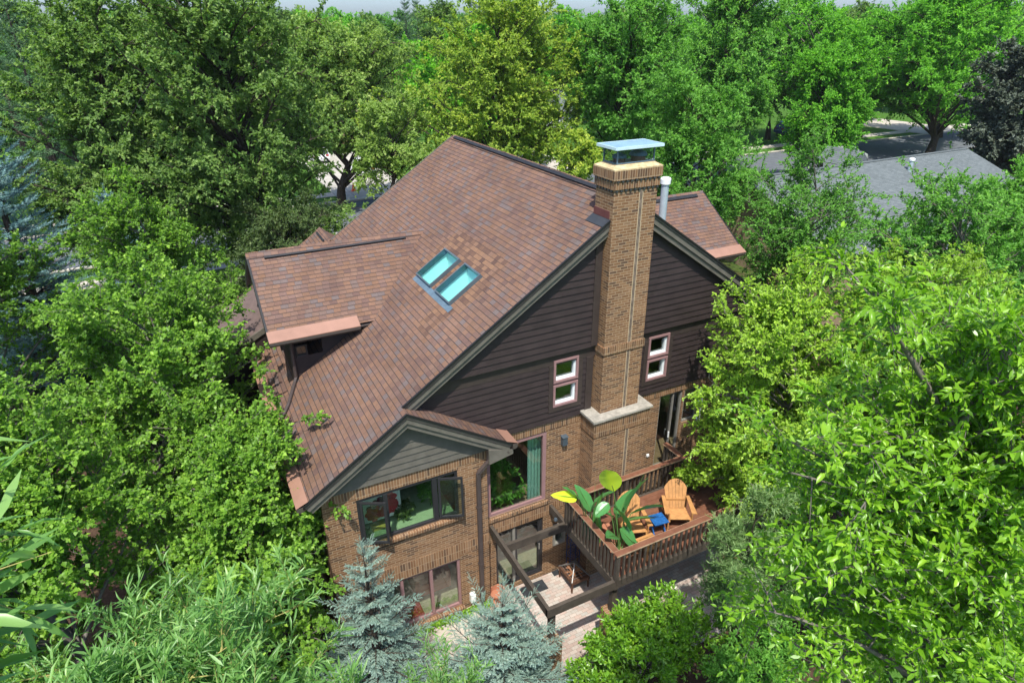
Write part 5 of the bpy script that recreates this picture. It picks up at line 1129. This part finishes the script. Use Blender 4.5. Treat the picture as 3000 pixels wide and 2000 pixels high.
def car(loc, rot, paint, label, suv=True):
    t = thing('parked_car', loc, label, 'car'); t.rotation_euler[2] = rot
    def part(name, mb, m, par=None):
        o = mb.build(name, m); o.parent = par or t; return o
    W = .9
    low = [(-2.25, .35), (-2.32, .6), (-2.28, .95), (-1.9, 1.02), (.75, 1.0), (1.75, .9), (2.2, .72), (2.28, .5), (2.2, .3), (-2.15, .28)]
    b = MB(); inset = lambda z: W - .03 - .12 * max(0, (z - .7)) - .06 * max(0, .5 - z)
    for (p, q) in zip(low, low[1:] + low[:1]): b.poly([(p[0], -inset(p[1]), p[1]), (q[0], -inset(q[1]), q[1]), (q[0], inset(q[1]), q[1]), (p[0], inset(p[1]), p[1])][::-1])
    mid = [(x, .62) for x, z in low]
    for s_ in (-1, 1):
        pts = [(x, s_ * inset(z), z) for x, z in low]; c = (0, s_ * W, .66)
        for p, q in zip(pts, pts[1:] + pts[:1]): b.poly([p, q, c] if s_ < 0 else [q, p, c])
    body = part('body', b, paint)
    base = [(-2.2, .97), (1.05, .97)]; top = [(-1.85, 1.62), (-1.2, 1.7), (-.2, 1.68), (.15, 1.6)]
    wb, wt = .79, .62
    g = MB(); A = [(-2.2, 1.0), (-1.85, 1.6), (.1, 1.6), (1.05, .98)]
    for s_ in (-1, 1): q = [(A[0][0], s_ * wb, A[0][1]), (A[3][0], s_ * wb, A[3][1]), (A[2][0], s_ * wt, A[2][1]), (A[1][0], s_ * wt, A[1][1])]; g.poly(q if s_ < 0 else q[::-1])
    g.poly([(A[3][0], -wb, A[3][1]), (A[3][0], wb, A[3][1]), (A[2][0], wt, A[2][1]), (A[2][0], -wt, A[2][1])]); g.poly([(A[0][0], wb, A[0][1]), (A[0][0], -wb, A[0][1]), (A[1][0], -wt, A[1][1]), (A[1][0], wt, A[1][1])])
    part('windows', g, 'car_glass')
    r = MB(); r.prism([(-1.95, -wt - .02, 1.6), (-1.2, -wt - .01, 1.71), (-.3, -wt - .01, 1.69), (.14, -wt - .02, 1.6)], (0, 2 * wt + .03, 0))
    for s_ in (-1, 1):
        for (x0, x1) in ((-2.2, -1.87), (-1.15, -1.1), (-.15, -.2), (1.05, .12)): r.beam((x0, s_ * (wb + .005), 1.0), (x1, s_ * (wt + .005), 1.61), .05, .07)
        r.beam((-1.8, s_ * .5, 1.75), (-.2, s_ * .5, 1.74), .03, .03)
    part('roof', r, paint)
    for x in (-1.4, 1.4):
        for s_ in (-1, 1):
            wm_ = MB(); wm_.lathe((0, 0, -.11), [(.2, 0), (.33, .01), (.34, .11), (.33, .21), (.2, .22)], 18); wm_.xf(Matrix.Translation((x, s_ * .82, .34)) @ Matrix.Rotation(R(90), 4, 'X')); wo = part('wheel', wm_, 'tyre')
            rm_ = MB(); rm_.lathe((0, 0, -.115), [(.19, 0), (.2, .115), (.19, .23)], 14); rm_.xf(Matrix.Translation((x, s_ * .82, .34)) @ Matrix.Rotation(R(90), 4, 'X')); part('rim', rm_, 'rim', wo)
    for s_ in (-1, 1):
        part('tail_light', MB().box(-2.33, -2.2, s_ * .62 - .14, s_ * .62 + .14, .8, .96), 'tail_red'); part('headlight', MB().box(2.05, 2.2, s_ * .6 - .14, s_ * .6 + .14, .66, .78), 'white_plastic')
    return t
car((53.2, 34.4, 0), 0.0, 'car_silver', 'silver white car parked at the near kerb behind the grey roof')
car((5.6, 52.6, .05), R(90), 'car_white', 'white car on the driveway behind the orange cone, mostly hidden by leaves')
car((3.3, 62.0, .05), R(90), 'car_white', 'white car farther up the driveway, seen through the street trees')
car((63.5, 51.0, 0), 0.0, 'car_navy', 'dark blue car in the shade behind the leaning locust trunk')

def house(name, loc, rot, L, Wd, wall_h, rise, roofm, wallm, label, chim=False, over=.5):
    """gabled house, ridge along its own x axis"""
    t = thing(name, loc, label, 'house'); t.rotation_euler[2] = rot
    def part(nm, mb, m, par=None):
        o = mb.build(nm, m); o.parent = par or t; return o
    hx, hy = L / 2, Wd / 2; s_ = rise / hy; z0 = -1.2
    w_ = MB()
    w_.poly([(-hx, -hy, z0), (hx, -hy, z0), (hx, -hy, wall_h), (-hx, -hy, wall_h)]); w_.poly([(hx, hy, z0), (-hx, hy, z0), (-hx, hy, wall_h), (hx, hy, wall_h)])
    w_.poly([(-hx, hy, z0), (-hx, -hy, z0), (-hx, -hy, wall_h), (-hx, 0, wall_h + rise), (-hx, hy, wall_h)]); w_.poly([(hx, -hy, z0), (hx, hy, z0), (hx, hy, wall_h), (hx, 0, wall_h + rise), (hx, -hy, wall_h)])
    part('wall', w_, wallm)
    r = MB(); o = over; zr_ = wall_h + rise + .12; ze = wall_h - o * s_ + .12
    r.poly([(-hx - o, -hy - o, ze), (hx + o, -hy - o, ze), (hx + o, 0, zr_), (-hx - o, 0, zr_)]); r.poly([(-hx - o, 0, zr_), (hx + o, 0, zr_), (hx + o, hy + o, ze), (-hx - o, hy + o, ze)])
    for (a, b) in (((-hx - o, -hy - o), (hx + o, -hy - o)), ((hx + o, hy + o), (-hx - o, hy + o))): r.beam((*a, ze - .09), (*b, ze - .09), .04, .16, mi=1)
    for x in (-hx - o, hx + o):
        for s__ in (-1, 1): r.beam((x, 0, zr_ - .1), (x, s__ * (hy + o), ze - .1), .05, .16, mi=1)
    ro = part('roof', r, [roofm, 'trim'])
    part('ridge_cap', MB().beam((-hx - o, 0, zr_), (hx + o, 0, zr_), .26, .035), roofm, ro)
    for k in range(max(2, int(L / 4))):
        x = -hx + (k + .5) * L / max(2, int(L / 4))
        f = MB(); frame_y(f, -hy - .05, -hy + .02, x - .6, x + .6, .9, 2.2, .09); fo = part('window', f, 'white_plastic')
        part('pane', MB().box(x - .53, x + .53, -hy - .03, -hy - .01, .97, 2.13), 'car_glass', fo)
    if chim: part('chimney', MB().box(chim - .5, chim + .5, -1.2, -.3, wall_h, wall_h + rise + 1.2), 'brick', ro)
    return t, part, ro, (zr_, s_)
t, part, ro, (zr_, s_) = house('ranch_house', (28.9, 15.0, 0), R(0), 20.0, 13.0, 2.6, 2.55, 'neighbour_shingle', 'tan_siding', 'low tan house with a large grey shingle roof at the right')
for (x, y, h, r_) in ((2.3, -1.4, .7, .13), (1.2, -3.2, .45, .07)):
    z = zr_ + y * s_
    po = part('vent_pipe', MB().lathe((x, y, z - .05), [(r_, 0), (r_, h)], 12), 'pipe_metal', ro)
    part('pipe_cap', MB().lathe((x, y, z + h - .05), [(r_ * 1.4, 0), (r_ * 1.4, .12), (r_ * .5, .18)], 12), 'white_plastic', po)
g_ = MB(); g_.poly([(.2, 1.2, zr_ - .6), (2.0, 1.2, zr_ - .6), (1.1, 1.2, zr_ + .35)]); g_.poly([(.2, 1.2, zr_ - .55), (1.1, 1.2, zr_ + .37), (1.1, 4, zr_ + .37), (.2, 4, zr_ - .55)]); g_.poly([(1.1, 1.2, zr_ + .37), (2.0, 1.2, zr_ - .55), (2.0, 4, zr_ - .55), (1.1, 4, zr_ + .37)])
part('roof_gable', g_, 'neighbour_shingle', ro)
house('brown_house', (9.5, 77.0, 0), R(4), 17, 9, 2.7, 2.6, 'brown_roof', 'tan_siding', 'brown roofed house beyond the driveway, glimpsed between the left trees', 3.0)
house('grey_house', (33.0, 74.0, 0), R(-3), 15, 9, 2.7, 2.6, 'neighbour_shingle', 'white_plastic', 'pale grey roofed house hidden behind the yellow green tree', 4.0)
house('brick_house', (56.5, 16.5, 0), R(8), 16, 9, 2.6, 2.4, 'brown_roof', 'brick', 'low red brick house with a chimney at the right edge beyond the purple maple', -5.5)
house('tan_house', (-42.0, 92.0, 0), R(10), 16, 9, 2.8, 2.8, 'brown_roof', 'tan_siding', 'tan house far off among the trees at the upper left', 2.0)
st_ = thing('garden_stairs', (14.6, 4.2, -1.2), 'dark wooden stair railing beside the tan house, seen between the right trees', 'stairs')
for k in range(5): MB().box(14.0, 15.2, 3.2 + k * .3, 3.5 + k * .3, -1.2, -1.0 + k * .2).build('step', 'beam_wood', st_)
for x in (14.0, 15.2):
    r = MB(); r.beam((x, 3.1, .0), (x, 4.9, 1.1), .05, .1, side=(1, 0, 0)); r.beam((x, 3.1, -.4), (x, 4.9, .7), .04, .06, side=(1, 0, 0))
    for y in (3.15, 4.0, 4.85): r.box(x - .04, x + .04, y - .04, y + .04, -1.2, .1 + (y - 3.1) * .6)
    r.build('railing', 'beam_wood', st_)
gw = thing('garden_wall', (16.5, 5.6, -1.0), 'tan plastered garden wall between the house and the right trees', 'wall'); MB().box(14.2, 19.0, 5.4, 5.6, -1.2, 1.4).build('wall', 'tan_siding', gw); MB().box(14.15, 19.05, 5.35, 5.65, 1.402, 1.46).build('coping', 'trim', gw)

# ------------------------------------------------------------------ far trees
G = 'distant trees on the wooded skyline'
FK = dict(nl=44, ns=8, nt=8, nlf=8, ll=.34, lw=.22, tw=.75, tr=.35, group=G)
protos = [
 make_tree('shade_tree', 'distant broad green tree on the wooded skyline', 'tree', (-40, 70, 0), (-40, 70, 9), (6, 6, 7.4), 81, 'leaf_far', **FK),
 make_tree('shade_tree', 'distant light green tree on the wooded skyline', 'tree', (45, 75, 0), (45, 75, 9), (6.2, 6, 7), 82, 'leaf_locust', tone_c=.1, **FK),
 make_tree('shade_tree', 'distant dull green tree on the wooded skyline', 'tree', (70, 70, 0), (70, 70, 9), (5.6, 6, 7.6), 83, 'leaf_linden', **FK)]
conif = make_spruce('spruce_tree', 'distant dark pointed conifer on the wooded skyline', (24.5, 92.0, 0), 17.5, 3.4, 84, 'needle_dark', whorls=24, per=8, shoots=5, nlen=.16, sl=.6, nw=.06, needles=10, group=G)
LB = [p['label'] for p in protos]
rg = np.random.default_rng(77)
def ok(x, y):
    if -3 < x < 10 and y < 70: return False
    for (hx_, hy_, r_) in ((9.5, 77, 11), (33, 74, 10), (-42, 92, 11), (57, 16, 12)):
        if math.hypot(x - hx_, y - hy_) < r_: return False
    return True
cnt = 0
for (dist_, n_) in ((72, 13), (88, 16), (108, 22), (135, 26), (170, 30), (215, 34), (280, 38), (370, 44)):
    for k in range(n_):
        ang = YAW + (k + rg.uniform(.1, .9)) / n_ * 1.66 - .83; dd = dist_ * rg.uniform(.92, 1.1)
        x, y = CAM[0] + math.sin(ang) * dd, CAM[1] + math.cos(ang) * dd
        if not ok(x, y) or 28 < y < 47: continue
        i_ = int(rg.integers(0, 3)); s = rg.uniform(.76, 1.04) * (1 + max(0, dd - 130) / 600)
        copy_thing(protos[i_], (x, y, 0), rg.uniform(0, 6.28), s, LB[i_], G); cnt += 1
for (x, y, s) in ((28.0, 96.5, 1.02), (31, 112, .9), (29.2, 51.5 + 10, 1.05), (-18.2, 43.5, .92), (-21.5, 55.0, .98), (-15.0, 60.0, 1.0), (-26, 50, .9), (52, 130, 1.1), (-5, 130, 1.1), (100, 120, 1.0)):
    copy_thing(conif, (x, y, 0), x, s)

# ------------------------------------------------------------------ air
hm = NG('haze_air'); hm.t.nodes.remove(hm.b); pv = hm.n('ShaderNodeVolumePrincipled'); pv.inputs['Color'].default_value = (.78, .88, .96, 1); pv.inputs['Density'].default_value = .00012
hm.l(pv.outputs[0], hm.out.inputs['Volume'])
hb = MB().box(-600, 900, -60, 900, -2.6, 42).build('haze', 'haze_air'); hb['kind'] = 'stuff'
